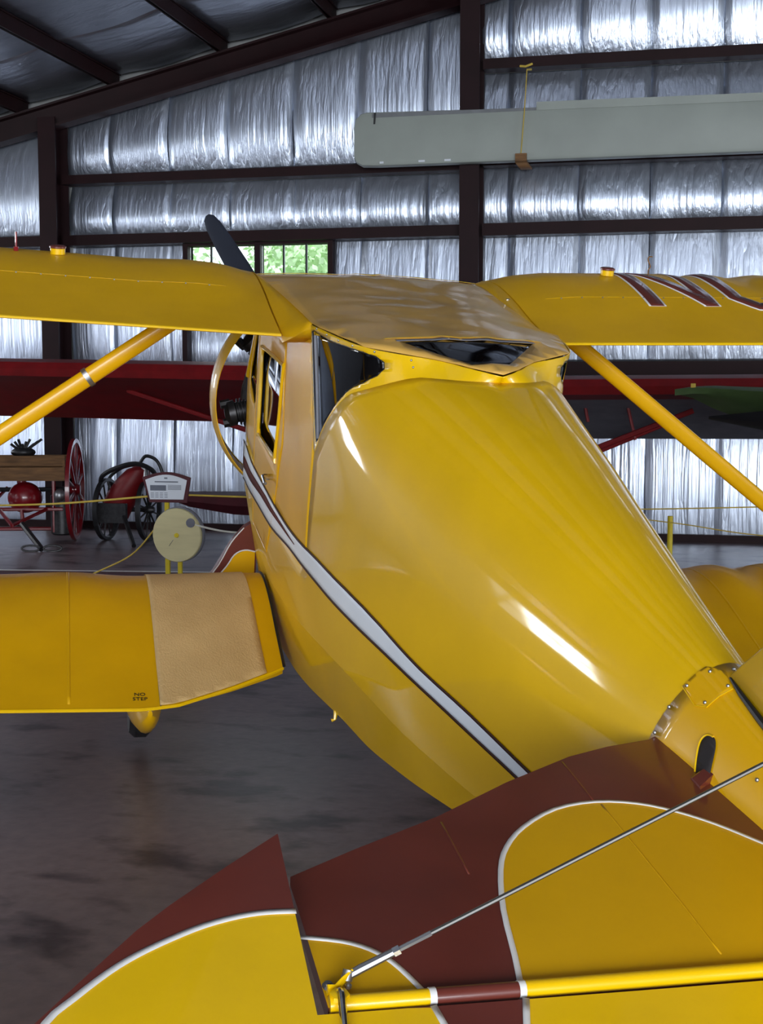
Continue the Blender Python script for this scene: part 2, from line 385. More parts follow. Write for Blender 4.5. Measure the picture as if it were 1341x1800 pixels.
# the window seen in the back wall: two steel sashes, three panes each
win = struct('window_1', G().box((WX0-.07, -.02, WZ0-.07), (WX0, .2, 4.0)).box((WX1, -.02, WZ0-.07), (WX1+.07, .2, 4.0)).box((WX0, -.02, WZ1), (WX1, .2, WZ1+.04)).box((WX0, -.02, WZ0-.07), (WX1, .2, WZ0)), M['girt'])
tr(G().box((WX0-.06, -.1, 2.28), (WX0+.01, .05, WZ0-.07))); tr(G().box((WX1-.01, -.1, 2.28), (WX1+.06, .05, WZ0-.07)))
G().box((-1.755, 0, WZ0), (-1.675, .18, WZ1)).build('mullion', M['girt'], win)
for a, b in ((WX0, -1.755), (-1.675, WX1)):
    for i in range(1, 3):
        x = a+(b-a)*i/3; G().box((x-.012, .05, WZ0), (x+.012, .09, WZ1)).build('glazing_bar', M['black'], win)
    for i in range(3):
        G().box((a+(b-a)*i/3+.012, .066, WZ0), (a+(b-a)*(i+1)/3-.012, .072, WZ1)).build('pane', M['glass'], win)
# maroon strip with a white edge painted on the floor
def floorstrip(name, p0, p1, w_, z, m):
    p0 = Vector(p0); p1 = Vector(p1); d = (p1-p0).normalized(); n = Vector((-d.y, d.x, 0))*w_
    g_ = G().prism([p0+Vector((0, 0, z)), p1+Vector((0, 0, z)), p1+n+Vector((0, 0, z)), p0+n+Vector((0, 0, z))], (0, 0, .003))
    return g_
struct('floor_marking', floorstrip('m', (-8, -5.19, 0), (2, -3.78, 0), .0-.6, 0, M['wine']), M['wine'])
struct('floor_marking_edge', floorstrip('m', (-8, -5.16, 0), (2, -3.75, 0), .05, 0, M['white']), M['white'])

# trees outside, seen through the window
rl = random.Random(8)
def crown(seed, n=2600, R_=2.4):
    r_ = random.Random(seed); v = []; f = []
    lobes = [(Vector((r_.uniform(-1, 1), r_.uniform(-1, 1), r_.uniform(-.7, 1.1)))*R_*.55, R_*r_.uniform(.4, .65)) for _ in range(9)]
    for i in range(n):
        c_, rr = lobes[i % 9]
        d = Vector((r_.gauss(0, 1), r_.gauss(0, 1), r_.gauss(0, 1))).normalized()
        p = c_+d*rr*r_.uniform(.75, 1.05)+Vector((0, 0, 5.2))
        a = Vector((r_.gauss(0, 1), r_.gauss(0, 1), r_.gauss(0, 1))).normalized()*.13; b = a.cross(d).normalized()*.08
        k_ = len(v); v += [p-a, p+b, p+a, p-b]; f.append((k_, k_+1, k_+2, k_+3))
    return v, f
cv, cf = crown(3)
leafmesh = None
for i, (x, y, sc, lb) in enumerate(((-8.6, 12, .85, 'leafy tree, painted overexposed, outside behind the left sash of the window'), (-4.3, 12.6, .85, 'leafy tree, painted overexposed, outside behind the middle of the window'),
                      (.2, 12.5, .85, 'leafy tree, painted overexposed, outside behind the right end of the window'), (-5.9, 19, 1.0, 'leafy tree outside the window, farthest back, between the nearer crowns'))):
    t = hthing('leafy_tree', (x, y, -.27), lb, 'tree', 'trees outside the window', rz=i*1.3); t.scale = (sc, sc, sc)
    if leafmesh is None:
        fo = link('foliage', cv, cf, M['leaf'], t, smooth=False); leafmesh = fo.data
    else:
        fo = bpy.data.objects.new('foliage', leafmesh); C.objects.link(fo); fo.parent = t
    fo['kind'] = 'stuff'
    G().tube([(0, 0, 0), (.05, 0, 1.8), (-.05, .05, 3.6), (.1, 0, 5.2)], [.22, .17, .13, .06]).build('trunk', M['bark'], t)

# ================================================================ THE YELLOW BIPLANE
# own axes: x right, y forward, z up, origin on the floor line under the upper wing's trailing edge
yw, pt, ro = radians(13), radians(12.5), radians(1.4)
Fv = Vector((-sin(yw)*cos(pt), cos(yw)*cos(pt), sin(pt))); R0 = Vector((cos(yw), sin(yw), 0)); U0 = R0.cross(Fv)
Rv = (R0*cos(ro)-U0*sin(ro)).normalized(); Uv = Rv.cross(Fv)
O_ = Vector((.205, 6.22, 2.145))-.05*Rv
KZ = 2.2
Gp = O_-Uv*KZ
PM = Matrix(((Rv.x, Fv.x, Uv.x, Gp.x), (Rv.y, Fv.y, Uv.y, Gp.y), (Rv.z, Fv.z, Uv.z, Gp.z), (0, 0, 0, 1)))
plane = tag(empty('cabin_biplane', PM), 'yellow cabin biplane with white side stripe and maroon scalloped tail, seen from behind its tail', 'airplane')
def Z(p): return (p[0], p[1], p[2]+KZ)
def P(g_, name, m, parent=None, **kw):
    g_.v = [Z(v) for v in g_.v]
    return g_.build(name, m, parent or plane, **kw)

T = np.array([# F, ridge, half width, its level, n, chine w, chine level, bottom w, bottom level
(-4.45,-.38,.03,-.60,2.0,.03,-.70,.02,-.80),
(-4.0,-.34,.085,-.60,2.0,.08,-.75,.055,-.84),
(-3.55,-.275,.13,-.60,2.0,.13,-.82,.10,-.90),
(-3.2,-.223,.17,-.60,1.9,.17,-.87,.15,-.96),
(-2.3,-.075,.32,-.60,2.0,.32,-1.02,.28,-1.14),
(-1.77,.005,.40,-.58,2.1,.40,-1.08,.35,-1.27),
(-1.27,.06,.455,-.54,2.3,.455,-1.12,.39,-1.39),
(-.9,.075,.485,-.52,2.8,.485,-1.16,.42,-1.44),
(-.33,.085,.51,-.45,4,.51,-1.25,.45,-1.56),
(0,.085,.515,-.45,4.,.515,-1.30,.46,-1.62),
(.6,.085,.515,-.45,4,.515,-1.37,.46,-1.70),
(1.5,.085,.50,-.45,4,.49,-1.37,.43,-1.68),
(2.05,.085,.465,-.45,4,.455,-1.30,.39,-1.55)])
def smooth_interp(F, c):
    # average of neighbours for a fair line between stations
    xs = T[:, 0]; h = .12
    return (np.interp(F-h, xs, T[:, c])+2*np.interp(F, xs, T[:, c])+np.interp(F+h, xs, T[:, c]))/4
def par(F): return [float(smooth_interp(F, c)) for c in range(1, 9)]
def top_pt(F, a):                                   # a: 0 at the ridge ... pi/2 at the widest level
    ut, w_, um, n = par(F)[:4]
    return w_*max(0, sin(a))**(2/n), um+(ut-um)*max(0, cos(a))**(2/n)
def low_pts(F, front=False):
    ut, w_, um, n, wc, uc, wb, ub = par(F)
    q0 = par(-.38); f1 = (-.95-q0[2])/(q0[5]-q0[2])
    if F > -.3799: f1 = (-.95-um)/(uc-um)
    fr = [f1, f1+(1-f1)/3, f1+(1-f1)*2/3]
    if not front: fr = [0, f1*.5]+fr
    return [(w_*(1-t)+wc*t+(.006 if t > 0 else 0), um*(1-t)+uc*t) for t in fr]+[(wc, uc), (wb, ub), (wb*.5, ub-.012), (0, ub-.014)]
def side_w(F, U):
    ut, w_, um, n, wc, uc, wb, ub = par(F)
    if U > um:
        if F > -.3: return w_*(1-.03*((U-um)/.5)**2)
        h = min(1, (U-um)/(ut-um)); return w_*(max(0, 1-h**n))**(1/n)
    L = low_pts(F); return float(np.interp(-U, [-p[1] for p in L], [p[0] for p in L]))

# --- deck: rounded top from the tail to the slanted arch behind the windows
NT = 22
def arch_F(a):
    h = max(0, cos(a))**(2/2.8)
    return float(np.interp(h, [0, .18, .64, .93, 1], [-.38, -.50, -.72, -1.02, -1.25]))
rows = []; NF = 46; FT = -4.4
g = G(); rings = []
for i in range(NF+1):
    s = i/NF; ring = []
    for j in range(-NT, NT+1):
        a = abs(j)/NT*pi/2; F = FT+(arch_F(a)-FT)*s
        r, u = top_pt(F, a); ring.append((math.copysign(r, j) if j else 0, F, u))
    rings.append(ring)
g.loft(rings, closed=False, cap=False)
arch_edge = rings[-1]
deck_g = g
# --- sides and belly
rings = []
Fs = list(np.linspace(FT, -.38, NF+1))
for F in Fs:
    L = low_pts(F); rings.append([(-r, F, u) for r, u in L]+[(r, F, u) for r, u in L[-2::-1]])
g.loft(rings, closed=False, cap=False)
rings = []
for F in np.linspace(-.38, 2.05, 22):
    L = low_pts(F, True); rings.append([(-r, F, u) for r, u in L]+[(r, F, u) for r, u in L[-2::-1]])
g.loft(rings, closed=False, cap=False)
fus = P(g, 'fuselage', M['yellow'], solid=.006, sharp=75)
chk = lambda v: any(abs(abs(v.co.x)-q[0]) < 1e-4 and abs(v.co.z-KZ-q[1]) < 1e-4 for q in low_pts(v.co.y)[5:7])
fm = fus.data; onl = [chk(v) for v in fm.vertices]
bm = bmesh.new(); bm.from_mesh(fm); bm.verts.ensure_lookup_table()
for e in bm.edges:
    a, b = e.verts
    if onl[a.index] and onl[b.index] and abs(a.co.y-b.co.y) > .02 and abs(a.co.z-b.co.z) < .06: e.smooth = False
bm.to_mesh(fm); bm.free()

def inside(p, poly):
    x, y = p; c = False; n = len(poly); j = n-1
    for i in range(n):
        xi, yi = poly[i]; xj, yj = poly[j]
        if (yi > y) != (yj > y) and x < (xj-xi)*(y-yi)/(yj-yi)+xi: c = not c
        j = i
    return c
def dens(poly, d, closed=True):
    out = []; n = len(poly)
    for i in range(n if closed else n-1):
        a = poly[i]; b = poly[(i+1) % n]; L = math.dist(a, b); m_ = max(1, int(L/d+.5))
        for q in range(m_): out.append((a[0]+(b[0]-a[0])*q/m_, a[1]+(b[1]-a[1])*q/m_))
    if not closed: out.append(poly[-1])
    return out
def spline(pts, n=6, closed=False):
    out = []; N = len(pts)
    for i in range(N if closed else N-1):
        p0 = pts[(i-1) % N] if (closed or i > 0) else pts[i]; p1 = pts[i]; p2 = pts[(i+1) % N]; p3 = pts[(i+2) % N] if (closed or i+2 < N) else p2
        for q in range(n):
            t = q/n
            out.append(tuple(.5*((2*p1[c])+(-p0[c]+p2[c])*t+(2*p0[c]-5*p1[c]+4*p2[c]-p3[c])*t*t+(-p0[c]+3*p1[c]-3*p2[c]+p3[c])*t**3) for c in range(len(p1))))
    if not closed: out.append(tuple(pts[-1]))
    return out
def cdt(outline, holes=(), curves=(), step=.08, d=None):
    d = d or step
    V = []; E_ = []
    for poly in [outline]+list(holes):
        q = dens(poly, d); b = len(V); V += q; E_ += [(b+i, b+(i+1) % len(q)) for i in range(len(q))]
    for c in curves:
        q = dens(c, d, False); b = len(V); V += q; E_ += [(b+i, b+i+1) for i in range(len(q)-1)]
    xs = [p[0] for p in outline]; ys = [p[1] for p in outline]
    x = min(xs)+step*.5
    while x < max(xs):
        y = min(ys)+step*.5
        while y < max(ys):
            if inside((x, y), outline) and not any(inside((x, y), h) for h in holes): V.append((x, y))
            y += step
        x += step
    r = delaunay_2d_cdt([Vector(p) for p in V], E_, [], 0, 1e-5)
    vv = [tuple(p) for p in r[0]]; ff = []
    for f in r[2]:
        c_ = (sum(vv[i][0] for i in f)/len(f), sum(vv[i][1] for i in f)/len(f))
        if inside(c_, outline) and not any(inside(c_, h) for h in holes): ff.append(tuple(f))
    return vv, ff
def ribbon(pts, width, surf, off=.002, d=.04, name='stripe', m=None, parent=None, rounded=False):
    q = dens(pts, d, False); n = len(q); v = []
    for i, p in enumerate(q):
        a = q[max(0, i-1)]; b = q[min(n-1, i+1)]; t = (b[0]-a[0], b[1]-a[1]); L = math.hypot(*t) or 1
        nx, ny = -t[1]/L, t[0]/L
        wd = width(i/(n-1)) if callable(width) else width
        for s in (-.5, 0, .5): v.append(Z(surf((p[0]+nx*wd*s, p[1]+ny*wd*s), off)))
    f = []
    for i in range(n-1):
        for k_ in (0, 1): f.append((i*3+k_, i*3+k_+1, (i+1)*3+k_+1, (i+1)*3+k_))
    return link(name, v, f, m, parent or plane, solid=.0008)
def band(upl, lol, surf, off, name, m, parent=None, n=90, k=4):
    """a strip of paint between two lines, as an even grid"""
    def res(L):
        d_ = [0]
        for i in range(1, len(L)): d_.append(d_[-1]+math.dist(L[i], L[i-1]))
        return [tuple(float(np.interp(d_[-1]*q/n, d_, [p[c] for p in L])) for c in range(2)) for q in range(n+1)]
    a, b = res(upl), res(lol)
    g_ = G().loft([[Z(surf((p[0]*(1-t/k)+q[0]*t/k, p[1]*(1-t/k)+q[1]*t/k), off)) for t in range(k+1)] for p, q in zip(a, b)], closed=False, cap=False)
    return g_.build(name, m, parent or plane, solid=.0008, sharp=60)
def patch(poly, surf, off, name, m, parent=None, step=.06, holes=()):
    vv, ff = cdt(poly, holes, step=step)
    return link(name, [Z(surf(p, off)) for p in vv], ff, m, parent or plane, solid=.0008)

# --- cabin roof fabric, running aft to a point, with the rear window in it
EL = [(-.52,-.2,.080),(-.522,-.40,.098),(-.42,-.82,.102),(-.20,-1.03,.10),(-.09,-1.18,.098),(0,-1.27,.09)]
def roof_w(f): return float(np.interp(f, [-.2, 0, .5, 1.3], [.52, .525, .55, .60]))
def roof_u(p, off=0):
    r, f = p
    b = float(np.interp(f, [-1.3, -1.15, -.76, -.4, .1, .6, .9, 1.1, 1.3, 1.38], [.09, .108, .130, .133, .133, .136, .138, .125, .06, .0]))
    wdt = roof_w(f) if f > -.2 else max(.05, float(np.interp(f, [-1.27, -1.18, -1.03, -.82, -.40, -.2], [.0, .09, .2, .42, .522, .52])))
    e = min(1, abs(r)/wdt)
    edge = float(np.interp(f, [-1.27, -.82, -.4, -.2, .3, 1.38], [.0, .027, .035, .05, .035, .012]))
    rib = .006*math.exp(-((abs(r)-.30*(1-abs(f-.1)/1.2))/.04)**2)+.005*math.exp(-((f+.0)/.05)**2)
    wr = .004*noise.noise(Vector((r*5, f*7, 2)))
    return (r, f, b-edge*e**3+rib*(1-e**2)+wr*(1-e)*2+off)
outl = [(-x, y) for x, y, z in EL][::-1]
outl = [(0, -1.27), (.09, -1.18), (.2, -1.03), (.42, -.82), (.522, -.40), (.52, -.2), (.525, 0), (.55, .5), (.585, 1.0), (.60, 1.3), (.60, 1.36),
        (-.60, 1.36), (-.60, 1.3), (-.585, 1.0), (-.55, .5), (-.525, 0), (-.52, -.2), (-.522, -.40), (-.42, -.82), (-.2, -1.03), (-.09, -1.18)]
RW = [(-.29, -.79), (.29, -.755), (.06, -1.15), (-.085, -1.15)]
vv, ff = cdt(outl, [RW], step=.07)
roof = link('cabin_roof', [Z(roof_u(p)) for p in vv], ff, M['yellow_roof'], plane, solid=.005, sharp=60)
patch(RW, roof_u, -.003, 'rear_window', M['cabin_glass'], step=.1)
rim = RW+[RW[0]]
ribbon([RW[0], RW[1]], .03, roof_u, .003, name='window_seal', m=M['silver_dope'])
ribbon([(-.33, -.76), (.33, -.725)], .010, roof_u, .006, name='roof_edge_strip', m=M['yellow_bright'])
ribbon([(-.59, 1.06), (.585, 1.06)], .045, roof_u, .008, name='leading_edge_strip', m=M['yellow_bright'])
# --- panel between roof edge and deck arch, one each side, with the curved rear quarter window
def strip(sd_):
    E3 = spline([(abs(x), y, z-.004) for x, y, z in EL], 8)
    A3 = [(abs(p[0]), p[1], p[2]) for p in (arch_edge[NT:][::-1])]       # from widest up to the ridge
    def res(L, n):
        d_ = [0]
        for i in range(1, len(L)): d_.append(d_[-1]+math.dist(L[i], L[i-1]))
        return [tuple(float(np.interp(d_[-1]*k_/n, d_, [q[c] for q in L])) for c in range(3)) for k_ in range(n+1)]
    n = 28; E_ = res(E3, n); A_ = res(A3, n); m_ = 8
    def at(t, s):
        i = min(n-1, int(t*n)); fr = t*n-i
        e = [E_[i][c]*(1-fr)+E_[i+1][c]*fr for c in range(3)]; a = [A_[i][c]*(1-fr)+A_[i+1][c]*fr for c in range(3)]
        q = [e[c]*(1-s)+a[c]*s for c in range(3)]
        q[2] -= .0; q[0] *= sd_
        return tuple(q)
    return at
WINP = [(.035, .05), (.10, .035), (.25, .08), (.40, .10), (.50, .12), (.555, .18), (.585, .32), (.585, .52), (.555, .70), (.48, .84), (.38, .92), (.25, .965), (.08, .975), (.04, .94), (.03, .5)]
for sd_ in (-1, 1):
    at = strip(sd_)
    hole = WINP
    vv, ff = cdt([(0, 0), (.25, 0), (.5, 0), (.75, 0), (1, 0), (1, 1), (.5, 1), (0, 1)], [hole], step=.05, d=.035)
    qp = link('quarter_panel', [Z(at(min(1, max(0, p[0])), min(1, max(0, p[1])))) for p in vv], ff, M['yellow_bright'], plane, solid=.005, sharp=60)
    vv, ff = cdt(hole, [], step=.05, d=.035)
    wv = []
    for p in vv:
        q = at(*p); wv.append(Z((q[0]*.992, q[1], q[2])))
    link('quarter_window', wv, ff, M['cabin_glass'], plane, solid=.003, sharp=60)
    rimp = [at(*p) for p in dens(hole, .03)]
    P(G().tube(rimp, .003, 6, closed=True), 'window_seal', M['black'])
    if sd_ < 0:
        P(G().tube([at(.10, .08), at(.09, .5), at(.07, .95)], .006, 6), 'window_bar', M['silver_dope'])
        for t_, s_ in ((.14, .015), (.24, .035), (.34, .05), (.44, .06), (.55, .07), (.68, .2), (.69, .5)):
            c_ = at(t_, s_); P(G().ball((c_[0]*1.006, c_[1], c_[2]+.002), .005, n=8, m=5), 'rivet', M['steel'])
# --- flat cabin sides with door windows
CSO = [(-.21, .055), (.5, .055), (1.2, .05), (1.38, .0), (1.92, -.55), (2.05, -.60), (2.05, -.95), (-.38, -.95), (-.38, -.45)]
DW = [(1.25, -.33), (1.20, -.29), (.52, -.24), (.47, -.27), (.53, -.69), (.57, -.72), (1.18, -.76), (1.22, -.73)]
FW = [(1.45, -.33), (1.50, -.22), (1.82, -.52), (1.86, -.60), (1.5, -.66), (1.45, -.64)]
for sd_ in (-1, 1):
    surf = lambda p, off=0: (sd_*(side_w(p[0], p[1])+off), p[0], p[1])
    vv, ff = cdt(CSO, [DW, FW], step=.1)
    link('cabin_side', [Z(surf(p)) for p in vv], ff, M['yellow_side'], plane, solid=.006, sharp=60)
    # door: seam, raised frame round the window, glass, handle
    door = patch([(1.38, -.13), (.46, -.12), (.36, -.6), (.52, -1.0), (.70, -1.26), (1.34, -1.30), (1.40, -.8)], surf, .004, 'door', M['yellow_side'], step=.09, holes=[DW])
    patch(DW, surf, -.012, 'door_window', M['cabin_glass'], door, step=.2)
    patch(FW, surf, -.006, 'side_window', M['cabin_glass'], step=.2)
    fr = [surf(p, .007) for p in spline(DW, 4, closed=True)]
    P(G().tube(fr, .010, 6, closed=True), 'window_frame', M['yellow_bright'], door)
    seam = [surf(p, .004) for p in dens([(1.38, -.13), (.46, -.12), (.36, -.6), (.52, -1.0), (.70, -1.26), (1.34, -1.30), (1.40, -.8), (1.38, -.13)], .08, False)]
    P(G().tube(seam, .003, 5), 'door_edge', M['yellow_metal'], door)
    hs = surf((.60, -.83), 0)
    P(G().tube([hs, (hs[0]+sd_*.05, hs[1], hs[2])], .016, 10).tube([(hs[0]+sd_*.05, hs[1]+.02, hs[2]), (hs[0]+sd_*.055, hs[1]-.10, hs[2]-.005)], .009, 8), 'door_handle', M['chrome'], door)
    # side stripe with the maroon wedge running through its front part
    up = [(2.10, -1.02), (1.4, -.99), (.784, -.955), (.191, -.928), (-.2, -.895), (-.607, -.848), (-1.29, -.792), (-1.878, -.785), (-2.273, -.768), (-2.7, -.766), (-3.05, -.76)]
    lo = [(2.10, -1.26), (1.4, -1.16), (.565, -1.078), (.1, -1.012), (-.14, -.985), (-.83, -.929), (-1.564, -.867), (-1.986, -.841), (-2.367, -.824), (-2.7, -.812), (-3.05, -.79)]
    mid_u = [(2.05, -1.107), (1.294, -1.033), (.776, -.985), (.587, -.978), (.185, -.955), (-.13, -.938)]
    mid_l = [(2.05, -1.18), (1.016, -1.048), (.581, -1.008), (.2, -.972), (-.13, -.942)]
    up = spline(up, 3); lo = spline(lo, 3)
    ext = lambda p, off=0: surf(p, off)
    st = band(up, lo, ext, .006, 'side_stripe', M['stripe'])
    band(mid_u, mid_l, ext, .0085, 'stripe_wedge', M['wedge'], st, n=60, k=2)
    for L_ in (up, lo): ribbon(L_, .011, ext, .008, name='pinstripe', m=M['pin'], parent=st)
# belly step and drain
P(G().tube([(-.425, -.78, -1.46), (-.43, -.79, -1.495), (-.445, -.79, -1.50)], [.011, .007, .008], 8), 'step_peg', M['yellow_bright'])
# interior
P(G().box((-.44, -.5, -1.30), (.44, 2.0, -1.27)), 'cabin_floor', M['dark'])
P(G().prism([(-.47, -.42, -1.2), (.47, -.42, -1.2), (.44, -.62, -.25), (-.44, -.62, -.25)], (0, .02, 0)), 'bulkhead', M['dark'])
for x in (-.23, .23):
    sg = G().prism([(x-.19, -.05, -1.27), (x+.19, -.05, -1.27), (x+.19, .45, -1.27), (x-.19, .45, -1.27)], (0, 0, .38))
    sg.prism([(x-.19, -.10, -.9), (x+.19, -.10, -.9), (x+.16, -.28, -.30), (x-.16, -.28, -.30)], (0, .10, .02))
    P(sg, 'seat', M['maroon_dark'])
P(G().prism([(-.45, 1.55, -.9), (.45, 1.55, -.9), (.45, 1.62, -.5), (-.45, 1.62, -.5)], (0, .04, 0)), 'instrument_panel', M['black'])
for a, b in (((-.44, .95, -.5), (-.40, 1.3, .03)), ((.44, .95, -.5), (.40, 1.3, .03)), ((-.48, -.3, -.45), (.0, .1, .07)), ((.48, -.3, -.45), (.0, .1, .07)), ((-.42, 1.3, .03), (-.44, 1.9, -.6)), ((.42, 1.3, .03), (.44, 1.9, -.6))):
    P(G().tube([a, b], .013, 8), 'cabin_tube', M['dark'])
# windshield
wg = G()
for x0_, x1_ in ((-.47, 0), (0, .47)):
    wg.prism([(x0_, 1.36, .02), (x1_, 1.36, .02), (x1_, 1.97+.06*(1-abs(x1_)/.47), -.58), (x0_, 1.97+.06*(1-abs(x0_)/.47), -.58)], (0, .003, .003))
P(wg, 'windshield', M['cabin_glass'], sharp=10)
for x in (-.485, 0, .485):
    P(G().tube([(x, 1.37, .02), (x*.985, 1.98, -.60)], .017, 6), 'windshield_post', M['yellow_bright'])
# --- nose, ring cowl, engine, propeller
HC = (0, 0, -.78)
rings = []
for F, rr_, k_ in ((2.04, .47, 1.0), (2.10, .46, .5), (2.14, .43, 0), (2.15, .1, 0)):
    ring = []
    for i in range(32):
        a = 2*pi*i/32; ca, sa = cos(a), sin(a)
        r1 = .465*np.sign(ca)*abs(ca)**.6; u1 = -1.06+(.50 if sa > 0 else .49)*np.sign(sa)*abs(sa)**.6
        r2 = rr_*ca; u2 = -.82+rr_*sa
        ring.append((r1*k_+r2*(1-k_), F, u1*k_+u2*(1-k_)))
    rings.append(ring)
P(G().loft(rings), 'nose_cowl', M['yellow_metal'], sharp=60)
def cowl_r(t, inner):                                # chordwise profile of the ring
    x = t; th = .022*sin(pi*min(1, x*1.15+.02))**.6
    return .625+.035*sin(pi*(.25+.6*x))+(-th if inner else th)*.6
prof = [(cowl_r(i/10, False), 2.10+.30*i/10) for i in range(11)]+[(cowl_r(i/10, True), 2.10+.30*i/10) for i in range(10, -1, -1)]
P(G().lathe(prof, HC, (0, 1, 0), 72, closed=True), 'ring_cowl', M['yellow_metal'], sharp=60)
eng = P(G().lathe([(0, 2.12), (.2, 2.12), (.22, 2.2), (.2, 2.38), (.12, 2.47), (.06, 2.55), (0, 2.56)], HC, (0, 1, 0), 28), 'engine', M['engine'])
for i in range(7):
    a = 2*pi*i/7+pi/2; d = Vector((cos(a), 0, sin(a))); prof = [(.05, .18)]
    for q in range(14): prof += [(.082, .22+q*.021), (.082, .228+q*.021), (.062, .230+q*.021), (.062, .239+q*.021)]
    prof += [(.08, .52), (.075, .56), (.03, .585), (0, .585)]
    cy = G().lathe(prof, (0, 2.28, HC[2]), d, 14)
    sidev = Vector((-sin(a), 0, cos(a))); c0 = Vector((0, 2.30, HC[2]))
    cy.tube([c0+d*.54+sidev*.06, c0+d*.60+sidev*.06], .028, 8).tube([c0+d*.54-sidev*.06, c0+d*.60-sidev*.06], .028, 8)
    cy.tube([c0+d*.2+sidev*.05+Vector((0, .1, 0)), c0+d*.56+sidev*.06+Vector((0, .08, 0))], .009, 6)
    P(cy, 'engine_cylinder', M['engine'], eng)
P(G().tube([(.46*cos(t), 2.16, HC[2]+.46*sin(t)) for t in np.linspace(-pi*.9, pi*1.0, 40)], .035, 10), 'exhaust_ring', M['engine'], eng)
prop = P(G().lathe([(0, 2.54), (.07, 2.54), (.075, 2.62), (.06, 2.68), (.02, 2.72), (0, 2.72)], HC, (0, 1, 0), 20), 'propeller', M['steel'])
dv = Vector((-.70, 0, 1.06)).normalized(); pv = Vector((dv.z, 0, -dv.x))
for sg_ in (1, -1):
    rings = []
    for q, (d_, wd, tw) in enumerate(((.05, .03, 60), (.16, .045, 52), (.35, .072, 40), (.6, .082, 30), (.85, .075, 22), (1.05, .062, 18), (1.17, .050, 16), (1.225, .035, 15), (1.245, .012, 15))):
        c_ = Vector((0, 2.62, HC[2]))+dv*d_*sg_; tt = radians(tw)
        ch = pv*cos(tt)+Vector((0, 1, 0))*sin(tt); nn = ch.cross(dv)
        rings.append([c_+ch*wd*cos(2*pi*k_/14)*1.05+nn*(.022*(1-d_/1.5))*sin(2*pi*k_/14) for k_ in range(14)])
    P(G().loft(rings), 'blade', M['prop'], prop, sharp=70)

# --- wings
AFX = [0, .1, .25, .40, .52, .655, .79, .90, .965, 1.0]
AFH = [0, .03, .075, .135, .170, .196, .185, .135, .07, -.02]
AFB = [-.008, -.012, -.018, -.028, -.04, -.055, -.068, -.070, -.055, -.02]
# smoother table
def af(x): return float(np.interp(x, _X, _H))
_X = np.linspace(0, 1, 101)
_h = np.interp(_X, AFX, AFH); _H = _h.copy()
for _ in range(25): _H[1:-1] = (_H[:-2]+2*_H[1:-1]+_H[2:])/4
_H[-6:] = np.interp(_X[-6:], AFX, AFH)*.6+_H[-6:]*.4
CH = 1.42
def up_k(a): return float(np.interp(a, [.60, .66, .78, .95, 1.3, 3, 4.6, 5.0], [.70, .74, .90, .99, 1.0, 1.0, .9, .35]))
def up_te(a): return float(np.interp(a, [.6, 4.2, 4.7, 4.95], [0, 0, .08, .35]))
def up_le(a): return float(np.interp(a, [.6, 4.2, 4.7, 4.95], [1.40, 1.40, 1.33, 1.05]))
def sagf(a, x, side, lo=False):
    if lo: per, amp = (.78, -.020) if side < 0 else (.36, -.034)
    else: per, amp = .33, (.020 if side > 0 else .004)
    st_ = 0 if lo else (1.55 if side > 0 else 1.9)
    if a < st_: return 0
    ramp = min(1, (a-st_)/.3)
    return -amp*ramp*sin(pi*((a-st_)/per % 1))**2*max(0, sin(pi*min(1, max(0, (x-.42)/.6))))
def up_surf(p, off=0):
    r, f = p; a = abs(r); te, le = up_te(a), up_le(a); x = min(1, max(0, (f-te)/(le-te)))
    return (r, f, -.006+.033*(a-.61)+up_k(a)*(af(x) if r > 0 else af(x)*(1-.16*min(1, max(0, (a-.7)/.5))))+sagf(a, x, r)+off)
def lo_te(a): return float(np.interp(a, [.50, .55, .8, 1.05, 1.2, 3.2, 3.7, 3.95], [-.02, -.08, -.25, -.39, -.42, -.42, -.30, .05]))
def lo_le(a): return float(np.interp(a, [.5, 3.2, 3.7, 3.95], [1.05, 1.05, .95, .6]))
def lo_k(a): return float(np.interp(a, [.5, .6, 3.3, 3.95], [.98, 1.0, 1.0, .4]))
LOU = -1.60
def lo_surf(p, off=0):
    r, f = p; a = abs(r); te, le = lo_te(a), lo_le(a); x = min(1, max(0, (f-te)/(le-te)))
    base = LOU+.02*max(0, a-1.2)+.0*(a < 1)
    # the root section keeps the height of the full chord where it is cut away
    xx = min(1, max(0, (f+.42)/(le+.42)))
    return (r, f, base+lo_k(a)*(af(x)*.7+af(xx)*.3)*1.06+sagf(a-1.13 if a > 1.13 else -1, x, r, True)+off)
def wing(side, surf, te, le, a0, a1, base, name, label, m):
    As = [a0+(a1-a0)*i/90 for i in range(91)]
    rings = []; N = 26
    for a in As:
        t0, t1 = te(a), le(a); ring = []
        for i in range(N+1):
            x = .5-.5*cos(pi*i/N); f = t0+(t1-t0)*x; ring.append(surf((side*a, f)))
        for i in range(N-1, 0, -1):
            x = .5-.5*cos(pi*i/N); f = t0+(t1-t0)*x; u = base(a)+float(np.interp(x, AFX, AFB))
            ring.append((side*a, f, min(u, surf((side*a, f))[2]-.006)))
        rings.append(ring)
    o = P(G().loft(rings), name, m, sharp=40); o['label'] = label
    return o
